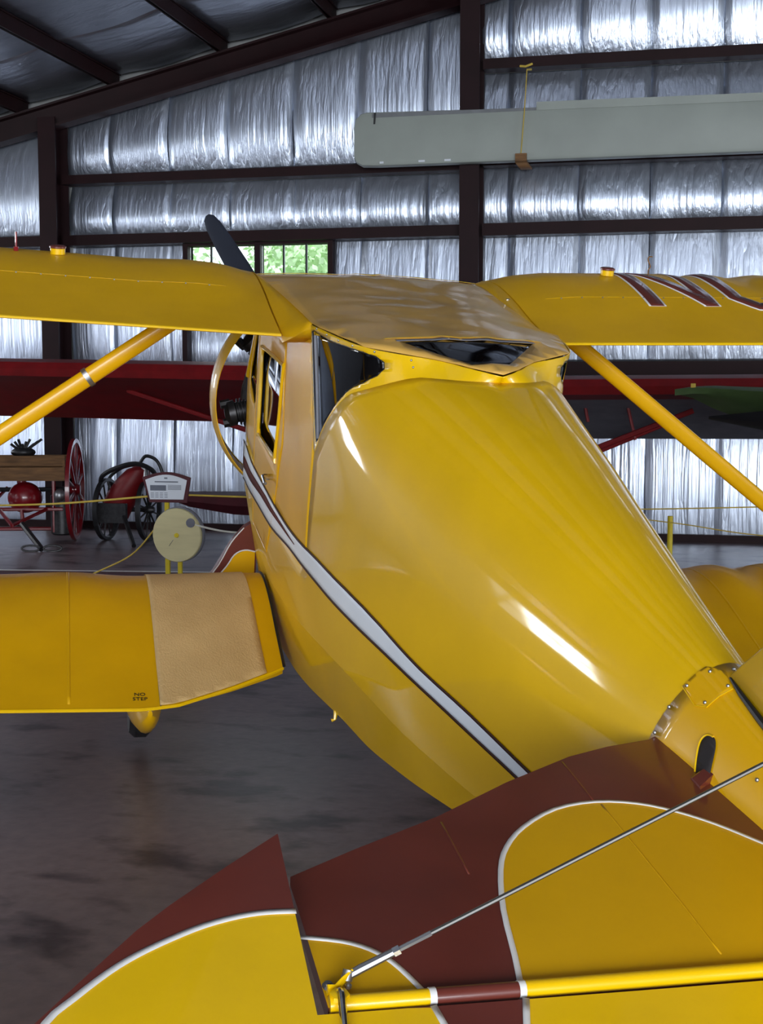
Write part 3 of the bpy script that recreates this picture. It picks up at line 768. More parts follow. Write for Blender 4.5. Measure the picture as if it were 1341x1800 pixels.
for side in (-1, 1):
    sn = 'left' if side < 0 else 'right'
    a0 = .615 if side < 0 else .655
    uwing = wing(side, up_surf, up_te, up_le, a0, 5.0, lambda a: -.006+.033*(a-.61), 'upper_wing', 'yellow %s upper wing%s' % (sn, '' if side < 0 else ' with maroon letters on top'), M['yellow_wing'])
    lwing = wing(side, lo_surf, lo_te, lo_le, .535, 3.95, lambda a: LOU+.02*max(0, a-1.2), 'lower_wing', 'yellow %s lower wing%s' % (sn, ' with tan grip patch at its root' if side < 0 else ' with sagging fabric between ribs'), M['yellow_wing'])
    # trailing edge beads
    P(G().tube([up_surf((side*a, up_te(a)), -.003) for a in np.linspace(a0, 4.9, 40)], .007, 6), 'trailing_edge', M['yellow_bright'], uwing)
    P(G().tube([lo_surf((side*a, lo_te(a)), -.003) for a in np.linspace(.535, 3.9, 60)], .008, 6), 'trailing_edge', M['yellow_bright'], lwing)
    # row of small screws along the tank panel
    for i in range(12):
        q = up_surf((side*(.88+.11*i), .55), .001); P(G().ball(q, .0045, n=6, m=4), 'screw', M['steel'], uwing)
    ribbon([(side*.80, .56), (side*2.6, .56)], .006, up_surf, .0012, name='panel_edge', m=M['yellow_bright'], parent=uwing)
    # ribs
    for a in np.arange(1.52, 3.8, .39):
        ribbon([(side*a, lo_te(a)+.04), (side*a, .95)], .014, lo_surf, .0004, d=.06, name='rib_tape', m=M['yellow_wing'], parent=lwing)
    # fuel cap and gauge / pitot rod
    cpos = (-1.575, .93) if side < 0 else (1.265, .93)
    q = up_surf(cpos)
    cap_ = P(G().lathe([(.0, .0), (.036, .0), (.036, .028), (0, .028)], q, (0, 0, 1), 18), 'fuel_cap', M['yellow_bright'], uwing)
    P(G().lathe([(.030, .028), (.040, .030), (.040, .038), (.028, .043), (0, .043)], q, (0, 0, 1), 18), 'cap_lid', M['maroon'], cap_)
    if side < 0:
        q = up_surf((-1.77, .93)); P(G().tube([q, (q[0], q[1], q[2]+.09)], .005, 6).tube([q, (q[0], q[1], q[2]+.02)], .012, 8), 'gauge_rod', M['red'], uwing)
    else:
        q = up_surf((1.50, .93)); P(G().tube(spline([(q[0], q[1], q[2]), (q[0]-.003, q[1], q[2]+.03), (q[0]+.006, q[1], q[2]+.05), (q[0]-.012, q[1], q[2]+.085), (q[0]-.006, q[1], q[2]+.10), (q[0]+.012, q[1], q[2]+.102)], 4), .0035, 6), 'gauge_wire', M['wood'], uwing)
# root cap and yellow fairing between roof fabric and wing
for side in (-1, 1):
    a0 = .605 if side < 0 else .645
    rings = []
    for f in np.linspace(-.20, 1.36, 24):
        wv = roof_w(f); ue = roof_u((wv, f))[2]-.002
        if f < 0:
            t = (f+.2)/.2; out = (.52+(a0-.52)*t, f, ue*(1-t)+t*(-.006)-.02*(1-t))
        else:
            q = up_surf((a0, f)); out = (a0, f, q[2])
        rings.append([(side*(wv-.004), f, ue), (side*(wv*.5+out[0]*.5), f, (ue+out[2])/2+.003), (side*out[0], f, out[2]), (side*out[0], f, out[2]-.05*(min(1, (f+.2)*3)+.1)), (side*(side_w(max(f, -.2), 0)+.0), f, min(out[2]-.03, .0))])
    P(G().loft(rings, closed=False, cap=False), 'wing_root_fairing', M['yellow_wing'], solid=.004, sharp=40)
    q = up_surf((a0+.012, .60))
    if side < 0: P(G().lathe([(0, -.01), (.012, -.01), (.012, .012), (0, .014)], q, (0, 0, 1), 10), 'root_pin', M['chrome'])
# grip patch and stencil on the left lower wing, painted shade of the root gap
lw = [o for o in plane.children if o.name.startswith('lower_wing')][0]
lw = [o for o in plane.children if o.name.startswith('lower_wing') and 'left' in o['label']][0]
te_l = [(-a, lo_te(a)+.006) for a in np.linspace(.62, 1.13, 10)]
wk = patch([(-1.13, .98), (-.63, .98)]+te_l, lo_surf, .006, 'grip_patch', M['walk'], lw, step=.045)
wk['label'] = 'tan cloth walkway patch'
def text_obj(txt, size, m, name, parent, fn, ext=.0005):
    cu = bpy.data.curves.new(name, 'FONT'); cu.body = txt; cu.size = size; cu.align_x = 'CENTER'; cu.align_y = 'CENTER'; cu.extrude = ext; cu.resolution_u = 2
    to = bpy.data.objects.new(name+'_tmp', cu); C.objects.link(to)
    dg = bpy.context.evaluated_depsgraph_get(); me = bpy.data.meshes.new_from_object(to.evaluated_get(dg))
    bpy.data.objects.remove(to)
    for v in me.vertices: v.co = Vector(fn(v.co))
    me.materials.clear(); me.materials.append(m)
    o = bpy.data.objects.new(name, me); C.objects.link(o); o.parent = parent; return o
text_obj('NO\nSTEP', .032, M['black'], 'stencil', lw, lambda c_: Z(lo_surf((-1.215+c_.x, -.335+c_.y), .0025+c_.z)))
P(G().tube([lo_surf((-1.128, f), .003) for f in np.linspace(-.40, -.25, 5)], .003, 5), 'chain_stitch', M['steel'], lw)
gap = [lo_surf((-.528, f), .002) for f in np.linspace(-.05, 1.0, 16)]
P(G().tube(gap, .008, 6), 'root_gap_shade', M['black'])  # black tube paints in the shade of the open wing root gap
# registration letters on the right upper wing
uw = [o for o in plane.children if o.name.startswith('upper_wing') and 'right' in o['label']][0]
Ls = {'N': [[(1.36, .45), (1.36, 1.22)], [(1.36, 1.20), (1.66, .47)], [(1.66, .45), (1.66, 1.22)]],
      'C': [[(2.20, .45), (1.92, .45), (1.83, .56), (1.83, 1.10), (1.92, 1.20), (2.20, 1.20)]]}
for nm, strokes in Ls.items():
    for s_ in strokes:
        rb = ribbon(s_, .095, up_surf, .0018, d=.03, name='letter_outline', m=M['white'], parent=uw)
        ribbon(s_, .072, up_surf, .0034, d=.03, name='letter_stroke', m=M['maroon'], parent=rb)
# --- struts
for side in (-1, 1):
    tp = Vector((side*.985, .8, -.07)); bt = Vector((side*2.95, .72, -1.46))
    st = P(G().tube([tp, tp*.5+bt*.5, bt], [.042, .045, .042], 16, flat=.62), 'wing_strut', M['yellow_metal'], sharp=60)
    st2 = P(G().tube([Vector((side*2.95, .72, -1.42)), Vector((side*3.05, .25, .0))], .022, 12), 'wing_strut', M['yellow_metal'])
    c_ = tp+(bt-tp)*((1.43-.985)/(2.95-.985)); d_ = (bt-tp).normalized()
    if side < 0: P(G().tube([c_-d_*.012, c_+d_*.012], .050, 16, flat=.64), 'strut_clamp', M['steel'], st)
# --- landing gear: spats and maroon edged leg fairings
for side in (-1, 1):
    rings = []
    for f, wd, ht, uc in ((.12, .012, .02, -1.98), (.22, .05, .09, -2.02), (.40, .085, .17, -2.05), (.65, .11, .24, -2.08), (.95, .12, .28, -2.11), (1.25, .11, .25, -2.14), (1.45, .07, .16, -2.16), (1.53, .02, .05, -2.17)):
        rings.append([(side*1.135+wd*.9*cos(2*pi*k_/20), f, uc+.095+ht*sin(2*pi*k_/20)) for k_ in range(20)])
    P(G().loft(rings), 'wheel_spat', M['yellow_metal'], sharp=60)
    P(G().lathe([(0, -.06), (.19, -.06), (.22, -.03), (.22, .03), (.19, .06), (0, .06)], (side*1.135, .93, -2.165), (1, 0, 0), 28), 'wheel', M['black'])
    fairing = [(side*.45, 1.5, -1.34), (side*.53, 1.5, -1.39), (side*.60, 1.5, -1.48), (side*.70, 1.5, -1.665), (side*.92, 1.5, -1.90), (side*1.14, 1.5, -2.03), (side*1.14, 1.5, -2.18), (side*.8, 1.5, -1.98), (side*.45, 1.5, -1.76)]
    fp = P(G().prism(fairing, (0, .05, 0)), 'gear_fairing', M['maroon'])
    ins = [(side*.46, 1.494, -1.535), (side*.52, 1.494, -1.525), (side*.58, 1.494, -1.555), (side*.65, 1.494, -1.66), (side*.9, 1.494, -1.93), (side*.9, 1.494, -1.99), (side*.46, 1.494, -1.74)]
    P(G().prism(ins, (0, .008, 0)), 'gear_fairing_panel', M['yellow_metal'], fp)
    P(G().tube([Vector(q)+Vector((0, -.002, .002)) for q in spline(ins[:5], 4)], .004, 5), 'pinstripe', M['white'], fp)
    P(G().tube([Vector(q)+Vector((0, -.002, .0)) for q in spline(fairing[1:5], 4)], .003, 5), 'edge_line', M['white'], fp)
# --- tailplane: stabilizer, elevator with horn
SU = -.41
def stab_u(p, off=0): return (p[0], p[1], SU-.006*max(0, 1-min(1, (p[1]+4.05)/.2))+off)
def slab(outline, regions, ufn, thick, name, mats, step=.07, curves=(), parent=None):
    """regions: list of (polygon, material index) over the base material 0"""
    vv, ff = cdt(outline, [], curves, step=step, d=.05)
    n = len(vv); V = [Z(ufn(p)) for p in vv]+[Z(ufn(p, -thick)) for p in vv]; F_ = []; mi = []
    cnt = {}
    for f in ff:
        for i in range(len(f)):
            e = (f[i], f[(i+1) % len(f)]); cnt[tuple(sorted(e))] = cnt.get(tuple(sorted(e)), []) + [e]
    for f in ff:
        c_ = (sum(vv[i][0] for i in f)/len(f), sum(vv[i][1] for i in f)/len(f)); k_ = 0
        for poly, idx in regions:
            if inside(c_, poly): k_ = idx
        F_.append(f); mi.append(k_); F_.append(tuple(i+n for i in f)[::-1]); mi.append(k_)
    for es in cnt.values():
        if len(es) == 1: a, b = es[0]; F_.append((a, b, b+n, a+n)); mi.append(0)
    return link(name, V, F_, mats, parent or plane, fmat=mi, sharp=40)
sc1 = [(-.09, -3.70), (-.133, -3.652), (-.198, -3.569), (-.265, -3.507), (-.338, -3.465), (-.431, -3.449), (-.531, -3.472), (-.625, -3.539), (-.685, -3.612), (-.723, -3.693), (-.76, -3.827), (-.782, -3.965), (-.80, -4.06)]
sc2 = [(-1.152, -3.868), (-1.081, -3.888), (-1.035, -3.916), (-1.003, -3.956), (-.977, -4.015), (-.962, -4.06)]
sc1s, sc2s = spline(sc1, 3), spline(sc2, 3)
hl = [(-1.153, -3.824), (-1.205, -3.822), (-1.257, -3.828), (-1.319, -3.846), (-1.381, -3.875), (-1.44, -3.909), (-1.489, -3.946), (-1.545, -4.0), (-1.589, -4.049), (-1.63, -4.15), (-1.64, -4.3), (-1.55, -4.48), (-1.2, -4.57)]
hls = spline(hl, 3)
ED = .105
def elev_u(p, off=0): return (p[0], p[1], SU+ED*(p[1]+4.05)+off)
for side in (-1, 1):
    mr = lambda L: [(-side*x, y) for x, y in L] if side > 0 else list(L)
    so = mr([(-.11, -3.12), (-.182, -3.167), (-.30, -3.195), (-.412, -3.237), (-.60, -3.345), (-.793, -3.476), (-1.0, -3.59), (-1.138, -3.672), (-1.143, -3.70), (-1.136, -4.058), (-.09, -4.068), (-.09, -3.7)])
    y1_ = mr(sc1s+[(-.09, -4.068)]); y2_ = mr(sc2s+[(-1.152, -4.06)])
    stb = slab(so, [(y1_, 1), (y2_, 1)], stab_u, .03, 'stabilizer', [M['maroon'], M['yellow_wing']], curves=[mr(sc1s), mr(sc2s)])
    stb['label'] = 'maroon and yellow %s stabilizer' % ('left' if side < 0 else 'right')
    for L_ in (sc1s, sc2s): ribbon(mr(L_), .011, stab_u, .0015, d=.03, name='pinstripe', m=M['white'], parent=stb)
    eo = mr([(-1.153, -3.593), (-1.261, -3.683), (-1.374, -3.783), (-1.437, -3.845), (-1.487, -3.904), (-1.549, -3.978), (-1.606, -4.047), (-1.68, -4.17), (-1.70, -4.33), (-1.6, -4.54), (-1.2, -4.64), (-.5, -4.62), (-.15, -4.5), (-.10, -4.3), (-.10, -4.085), (-.6, -4.083), (-1.158, -4.078)])
    e1 = mr(hls+[(-.95, -4.58), (-.94, -4.25), (-.958, -4.083), (-1.158, -4.078)]); e2 = mr([(-.803, -4.08), (-.83, -4.18), (-.88, -4.3), (-.88, -4.55), (-.5, -4.55), (-.2, -4.45), (-.10, -4.3), (-.10, -4.085)])
    ev = slab(eo, [(e1, 1), (e2, 1)], elev_u, .028, 'elevator', [M['maroon'], M['yellow_bright']], curves=[mr(hls), mr([(-.958, -4.083), (-.94, -4.25), (-.95, -4.58)]), mr([(-.803, -4.08), (-.83, -4.18), (-.88, -4.3), (-.88, -4.55)])])
    ev['label'] = '%s elevator with maroon horn tip' % ('left' if side < 0 else 'right')
    ribbon(mr(hls), .013, elev_u, .0015, d=.03, name='pinstripe', m=M['white'], parent=ev)
    ribbon(mr([(-.962, -4.08), (-.945, -4.18), (-.94, -4.3)]), .012, elev_u, .0015, name='pinstripe', m=M['white'], parent=ev)
    ribbon(mr([(-.80, -4.08), (-.83, -4.18), (-.88, -4.3)]), .012, elev_u, .0015, name='pinstripe', m=M['white'], parent=ev)
    # hinge tube, coloured in lengths like the surface it closes
    for a, b, mm in ((-1.134, -.964, 'yellow_bright'), (-.952, -.806, 'maroon'), (-.794, -.1, 'yellow_bright')):
        P(G().tube([(-side*a if side > 0 else a, -4.054, SU-.004), (-side*b if side > 0 else b, -4.055, SU-.004)], .015, 12), 'hinge_tube', M[mm], stb)
    for a in (-.958, -.80):
        P(G().tube([(-side*(a-.006) if side > 0 else a-.006, -4.054, SU-.004), (-side*(a+.006) if side > 0 else a+.006, -4.054, SU-.004)], .016, 12), 'hinge_band', M['white'], stb)
    # rib edges showing through
    for L_ in ([(-.438, -3.26), (-.431, -3.449)], [(-.793, -3.50), (-.79, -3.70)], [(-.42, -3.46), (-.40, -4.0)]):
        ribbon(mr(L_), .004, stab_u, .0004, name='rib_edge', m=M['maroon'] if L_[0][0] != -.42 else M['yellow_wing'], parent=stb)
    if side < 0:
        # brace wire fitting and hinge bracket
        ft = P(G().tube([(-1.133, -4.028, SU+.006), (-1.118, -4.026, SU+.006), (-1.104, -4.014, SU+.012), (-1.085, -4.004, SU+.022)], [.011, .009, .008, .006], 8, flat=.5), 'wire_fitting', M['yellow_bright'], stb)
        for q, rr_ in (((-1.130, -4.018, SU+.004), .010), ((-1.096, -4.022, SU+.003), .006)):
            P(G().lathe([(0, 0), (rr_, 0), (rr_, .006), (rr_*.55, .006), (rr_*.55, .010), (0, .010)], q, (0, 0, 1), 6), 'bolt', M['steel'], ft)
        P(G().lathe([(0, 0), (.017, 0), (.017, .012), (.008, .014), (0, .014)], (-1.117, -4.052, SU+.004), (0, 0, 1), 6), 'hex_nut', M['yellow_bright'], ft)
        P(G().tube(spline([(-1.117, -4.052, SU+.016), (-1.117, -4.066, SU+.020), (-1.119, -4.09, SU+.012), (-1.122, -4.13, SU-.002), (-1.124, -4.17, SU-.02)], 4), .010, 10, flat=.7), 'hinge_spring', M['chrome'], ft)
        for x_ in (-1.145, -1.095): P(G().lathe([(0, 0), (.006, 0), (.005, .004), (0, .005)], (x_, -4.135, SU-.008), (0, 0, 1), 8), 'screw', M['steel'], ev)
# brace wires from stabilizer to fin
for side in (-1, 1):
    a = Vector((side*1.094, -4.004, -.396)); b = Vector((side*.015, -4.0, .155)); a2 = a+(b-a)*.075; a3 = a+(b-a)*.13
    wr = P(G().tube([a3, b], .0042, 8), 'brace_wire', M['wire'])
    P(G().tube([a-Vector((side*-.008, .0, .006)), a+(b-a)*.02, a2], [.007, .008, .007], 8), 'turnbuckle', M['steel'], wr)
    P(G().tube([a2-(b-a)*.004, a2+(b-a)*.006], .009, 6), 'lock_nut', M['chrome'], wr)
    P(G().tube([a2, a3], .0050, 6), 'threaded_end', M['steel'], wr)
    P(G().lathe([(0, -.009), (.010, -.009), (.010, .009), (0, .010)], a, (.3, .5, .8), 12), 'clevis', M['steel'], wr)
# --- tail cone sheet metal, slot, fin
def tc(F, a, off):
    r, u = top_pt(F, a); q = par(F); n_ = Vector((r/max(q[1], .01)**2, 0, (u-q[2])/max(q[0]-q[2], .01)**2)).normalized()
    return r+n_.x*off, u+n_.z*off
g = G(); rings = []
for i in range(24):
    s = i/23; ring = []
    L = []
    for j in range(0, 19):
        a = j/18*pi/2; F = -3.125-.045*cos(a)**2+(-4.36+3.17)*s; r, u = tc(F, a, .004); L.append((r, F, u))
    F = -3.125+(-4.36+3.17)*s
    L += [(r+.004, F, u) for r, u in low_pts(F)[1:7]]
    rings.append([(-r, F_, u) for r, F_, u in L[::-1]]+[(r, F_, u) for r, F_, u in L[1:]])
tcone = P(g.loft(rings, closed=False, cap=False), 'tail_cone', M['yellow_metal'], sharp=50, solid=.003)
def tside(p, off=0):                       # (F, angle) on the left of the cone
    F, a = p; r, u = tc(F, a, .006+off); return (-r, F, u)
sl = spline([(-3.345, 1.09), (-3.337, 1.031), (-3.314, .899), (-3.303, .795), (-3.312, .72), (-3.338, .695), (-3.358, .752), (-3.375, .876), (-3.393, 1.032), (-3.40, 1.09)], 4)
slot = patch(sl, tside, .002, 'slot', M['dark'], tcone, step=.03)  # matte black patch paints the shade inside the slot; no hole is cut
P(G().tube([tside(p, .002) for p in sl[3:20]], .003, 6), 'slot_rim', M['yellow_bright'], tcone)
for q in ((-3.148, 1.019), (-3.152, .798), (-3.160, .565), (-3.177, .3), (-3.20, .03), (-3.242, .544), (-3.25, .245), (-3.516, .66)):
    P(G().ball(tside(q, .001), .005, n=8, m=5), 'screw', M['steel'], tcone)
plp = [(-3.155, .30), (-3.150, .60), (-3.224, .63), (-3.258, .557), (-3.262, .40), (-3.268, .22), (-3.20, .15)]
pl = patch(plp, tside, .0012, 'cover_plate', M['yellow_metal'], tcone, step=.03)
P(G().tube([tside(p, .003) for p in plp[1:6]], .0015, 4), 'plate_edge', M['yellow_bright'], pl)
# front attachment of the stabilizer coming out of the slot
P(G().loft([[(-.115, -3.345, -.415), (-.115, -3.385, -.415), (-.115, -3.385, -.385), (-.115, -3.35, -.385)], [(-.165, -3.36, -.412), (-.165, -3.42, -.412), (-.163, -3.41, -.406), (-.163, -3.37, -.406)]]), 'stabilizer_spar', M['maroon'])
fin = [(-3.20, -.23), (-3.24, -.19), (-3.55, .12), (-3.9, .46), (-4.08, .62), (-4.22, .68), (-4.33, .60), (-4.36, .3), (-4.36, -.42), (-3.25, -.30)]
rings = []
for sc_, x in ((.96, -.028), (1.0, -.012), (1.0, .012), (.96, .028)):
    cx_, cy_ = -3.95, .0
    rings.append([(x, cx_+(f-cx_)*sc_, cy_+(u-cy_)*sc_) for f, u in fin])
fo = P(G().loft(rings), 'fin', M['yellow'], sharp=60)
P(G().tube([(-.030, -3.235, -.222), (-.034, -3.30, -.234), (-.036, -3.40, -.250), (-.036, -3.6, -.28), (-.034, -4.0, -.34)], [.003, .007, .009, .010, .01], 8), 'fin_gap_shade', M['black'])  # solid black strip stands in for the shade where fin meets cone
rud = P(G().loft([[(x, f, u) for f, u in [(-4.37, -.75), (-4.37, .60), (-4.46, .70), (-4.7, .62), (-4.95, .2), (-4.95, -.3), (-4.75, -.62)]] for x in (-.02, .02)]), 'rudder', M['maroon'], sharp=60)
P(G().lathe([(0, -.03), (.07, -.03), (.085, 0), (.07, .03), (0, .03)], (0, -4.2, -1.135), (1, 0, 0), 20), 'tail_wheel', M['black'])
P(G().tube([(0, -3.95, -.86), (0, -4.2, -1.135)], .02, 8), 'tail_wheel_leg', M['yellow_metal'])

# ================================================================ BACKGROUND THINGS
# --- dark red monoplane behind, facing the camera
rp = hthing('red_monoplane', (1.1, -3.6, 0), 'dark red high wing monoplane parked behind the yellow one, against the foil wall', 'airplane')
def redwing(xa, xb, za, zb, dzt, m_under):
    rings = []
    for x, zt in ((xa, za), ((xa+xb)/2, (za+zb)/2), (xb, zb)):
        ring = []
        pr = [(-.62, -.02), (-.66, .06), (-.60, .13), (-.40, .17), (0, .12), (.5, -.14), (.95, -.46), (.93, -.50), (.4, -.32), (0, -.16), (-.4, -.07)]
        for y, z in pr: ring.append((x, y, zt-.17+z))
        rings.append(ring)
    return rings
wl = G().loft(redwing(-6.2, -.25, 2.31, 2.19, 0, None)).build('wing', M['red_dark'], rp); wl['label'] = 'dark red left wing'
wr_ = G().loft(redwing(.25, 6.2, 2.06, 2.09, 0, None)).build('wing', M['red_dark'], rp, sharp=25); wr_['label'] = 'right wing with silver grey underside'
wr_.data.materials.append(M['silver_dope'])
for p_ in wr_.data.polygons:
    if p_.normal.z < -.3 and p_.center.y > -.45: p_.material_index = 1
G().loft([[(.30*cos(2*pi*k_/20)*s_, y, z+.38*sin(2*pi*k_/20)*s_) for k_ in range(20)] for y, z, s_ in ((-1.1, 1.25, .55), (-.9, 1.25, .9), (-.2, 1.3, 1.15), (.6, 1.25, 1.1), (1.4, 1.05, .7), (2.6, .72, .35), (3.2, .6, .12))]).build('fuselage', M['red_dark'], rp)
for a, b in (((-3.15, .0, 1.92), (-.2, -.1, 1.02)), ((-2.8, .55, 1.93), (-.2, .3, 1.15)), ((2.95, -.1, 1.72), (.2, -.1, .62)), ((2.86, .45, 1.66), (.2, .3, .52))):
    G().tube([a, b], .028, 8).build('wing_strut', M['red_dark'], rp)
for a, b in (((2.3, 0, 1.75), (2.38, 0, 1.42)), ((1.85, 0, 1.85), (1.9, 0, 1.6)), ((-1.7, 0, 1.8), (-1.75, 0, 1.5))):
    G().tube([a, b], .016, 6).build('jury_strut', M['red_dark'], rp)
for s_ in (-1, 1):
    G().tube([(s_*.2, -.5, 1.0), (s_*.85, -.55, .30)], .035, 8).build('gear_leg', M['red_dark'], rp)
    G().lathe([(0, -.06), (.24, -.06), (.29, -.02), (.29, .02), (.24, .06), (0, .06)], (s_*.85, -.55, .29), (1, 0, 0), 24).build('wheel', M['black'], rp)
tl = []
for x, c_, h in ((-3.55, .10, .03), (-3.2, .25, .08), (-2.6, .35, .12), (-2.0, .38, .13), (-1.2, .4, .12), (-.1, .4, .08)):
    tl.append([(x, 2.1-c_, .64), (x, 2.1-c_*.6, .645), (x, 2.1+c_, .64), (x, 2.1+c_*.2, .63-h*1.1), (x, 2.1-c_*.5, .63-h*2.0), (x, 2.1-c_*.9, .63-h)])
G().loft(tl).build('tailplane', M['wine'], rp, sharp=30)
G().tube([(0, 2.7, .0), (0, 2.6, .62)], .03, 8).build('tail_skid', M['black'], rp)
# --- olive green aircraft on the right, mostly outside the frame
gp = hthing('green_monoplane', (6.6, -6.0, 0), 'olive green wing tip with tan fitting, pointing in from the right edge', 'airplane')
rings = []
for x, c_, z in ((-2.70, .02, 1.905), (-2.55, .10, 1.92), (-2.38, .22, 1.915), (-2.15, .32, 1.895), (-1.6, .42, 1.87), (.2, .45, 1.84), (2.2, .45, 1.84)):
    rings.append([(x, -c_, z+.02), (x, -c_*.7, z+.02+.1*c_), (x, -c_*.1, z+.02+.06*c_), (x, c_, z-.65*c_), (x, c_*.95, z-.68*c_), (x, 0, z-.34*c_), (x, -c_*.8, z-.03)])
G().loft(rings).build('wing', M['green'], gp, sharp=40)
G().loft([[(x, .0-c_, z-.53*c_), (x, .0+c_, z-c_), (x, .0+c_*.8, z-1.4*c_), (x, -c_*.6, z-c_)] for x, c_, z in ((-2.42, .03, 1.72), (-1.95, .2, 1.86), (-.5, .3, 1.92))]).build('float_panel', M['black'], gp, sharp=40)
G().box((-2.57, -.10, 1.94), (-2.53, -.02, 1.975)).build('tip_fitting', M['rope'], gp)
G().loft([[(.8+.32*cos(2*pi*k_/16)*s_, y, 1.15+.4*sin(2*pi*k_/16)*s_) for k_ in range(16)] for y, s_ in ((-1.5, .4), (-1.0, .9), (0, 1.1), (1.0, .8), (2.0, .3))]).build('fuselage', M['green'], gp)
for s_ in (-.5, .5):
    G().tube([(.8+s_*.4, -.5, .9), (.8+s_*1.4, -.5, .25)], .03, 8).build('gear_leg', M['green'], gp)
    G().lathe([(0, -.05), (.2, -.05), (.25, -.02), (.25, .02), (.2, .05), (0, .05)], (.8+s_*1.4, -.5, .25), (1, 0, 0), 20).build('wheel', M['black'], gp)
# --- grey wing stored on the wall
gw = hthing('stored_wing', (0, -.55, 4.75), 'long pale grey wing hung flat against the upper wall on a strap', 'wing')
out = [(-.225, .12), (-.225, .50), (-.20, .60), (-.14, .66), (-.06, .68), (.8, .665), (2.09, .645), (4.8, .63), (9.2, .60), (9.2, .0), (4.8, .0), (2.0, .0), (.1, .0), (-.12, .01), (-.19, .05)]
rings = []
for y, ins in ((.10, .03), (.06, .0), (-.02, .0), (-.06, .012), (-.075, .05)):
    rings.append([(x+ins*(1 if x < 4 else -1), y, z+(ins if z < .3 else -ins)) for x, z in out])
G().loft(rings).build('panel', M['greywing'], gw, sharp=50)
G().prism([(2.095, -.085, .60), (9.2, -.085, .57), (9.2, -.085, .66), (2.095, -.085, .70)], (0, .12, 0)).build('aileron', M['greywing'], gw)
G().prism([(.02, -.078, .60), (2.09, -.078, .60), (2.09, -.078, .635), (.02, -.078, .655)], (0, .01, 0)).build('hinge_slot', M['greydark'], gw)
G().prism([(.04, -.082, .52), (.062, -.082, .52), (.075, -.082, .66), (.045, -.082, .66)], (0, .01, 0)).build('edge_mark', M['black'], gw)
for x, w_ in ((.12, .05), (.62, .08), (.95, .08)): G().box((x, -.079, .03), (x+w_, -.070, .055)).build('label_patch', M['card'], gw)
stp = hthing('strap', (1.93, -.66, 4.72), 'thin yellow strap holding the grey wing up from the wall beam', 'strap')
G().tube([(.05, .45, 1.22), (.045, .02, 1.12), (.02, -.0, .6), (-.02, -.0, .08)], .014, 6, flat=.4).build('webbing', M['rope'], stp)
G().tube([(-.04, .03, 1.17), (.03, .0, 1.155), (.11, .03, 1.19)], .014, 6).build('knot', M['rope'], stp)
G().box((-.085, -.03, .0), (.055, .02, .11)).box((-.085, -.03, .0), (.055, .55, .022)).build('bracket', M['wood'], stp)

# --- carts
def wheel(parent, c_, R_, wd, n, ax, m_rim, m_sp, dz=0, name='wheel'):
    c_ = Vector(c_); ax = Vector(ax).normalized()
    prof = [(R_, -wd/2), (R_, wd/2), (R_-.05*R_-.02, wd/2), (R_-.05*R_-.02, -wd/2)]
    rim_ = G().lathe(prof, c_, ax, 36, closed=True).build(name, m_rim, parent)
    G().lathe([(0, -wd*1.3), (R_*.08, -wd*1.3), (R_*.13, -wd*.5), (R_*.13, wd*.5), (R_*.08, wd*1.3), (0, wd*1.3)], c_, ax, 16).build('hub', m_sp, rim_)
    a = ax.orthogonal().normalized(); b = ax.cross(a)
    for i in range(n):
        t = 2*pi*i/n; d_ = a*cos(t)+b*sin(t)
        G().tube([c_+d_*R_*.1, c_+d_*(R_*.93)], [R_*.035, R_*.026], 6).build('spoke', m_sp, rim_)
    return rim_
c1 = hthing('fire_cart', (-4.3, -1.7, 0), 'red two wheeled fire cart with wooden box and round red tank, far left', 'cart', rz=.29)
wheel(c1, (.62, .05, .655), .655, .05, 12, (1, 0, 0), M['red'], M['red'])
wheel(c1, (-.66, .05, .655), .655, .05, 12, (1, 0, 0), M['red'], M['red'])
G().tube([(-.66, .05, .655), (.62, .05, .655)], .03, 8).build('axle', M['black'], c1)
bx = G().box((-.62, -.2, .78), (.53, -.17, .95)).build('box_board', M['wood'], c1)
for a, b in (((-.62, .28, .78), (.53, .31, 1.09)), ((-.62, -.17, .78), (-.59, .28, 1.05)), ((.50, -.17, .78), (.53, .28, 1.05)), ((-.62, -.17, .78), (.5, .28, .80)), ((-.62, .0, .96), (.50, .03, 1.09))):
    G().box(a, b).build('box_board', M['wood'], c1)
G().ball((0, -.05, .56), .2, (1.1, 1, 1), 24, 14).build('tank', M['red'], c1)
G().lathe([(0, .0), (.06, 0), (.06, .12), (.03, .15), (0, .15)], (-.05, 0, .74), (0, 0, 1), 14).build('tank_neck', M['red'], c1)
G().ball((.47, -.25, .60), .075, (1, 1, 1.1), 14, 8).build('lamp', M['steel'], c1)
G().lathe([(.12, 0), (.15, .02), (.15, .5), (.12, .52), (0, .52), (0, 0)][::-1], (.47, -.05, .08), (0, 0, 1), 16).build('canister', M['engine'], c1)
fr_ = G()
for a, b in (((-.62, -.2, .42), (.5, -.2, .42)), ((-.45, -.2, .78), (-.45, -.2, .1)), ((.38, -.15, .78), (.38, -.15, .12)), ((-.3, -.2, .42), (.0, -.9, .28)), ((.3, -.2, .42), (.0, -.9, .28)), ((-.6, 0, .15), (.5, 0, .15)), ((-.45, -.2, .42), (-.3, .3, .66)), ((.38, -.2, .42), (.45, .2, .66)), ((.0, -.3, .42), (.02, -.3, .2))):
    fr_.tube([a, b], .024, 6)
fr_.build('frame', M['red'], c1)
G().tube([(.12, -.9, .30), (.42, -1.28, .03)], .035, 8).build('prop_leg', M['engine'], c1)
for s_ in (-1, 1):
    G().tube([(.42+s_*.13+.11*cos(t), -1.28, .04+.035*sin(t)+.0) for t in np.linspace(0, 2*pi, 16)[:-1]], .012, 6, closed=True).build('foot_loop', M['engine'], c1)
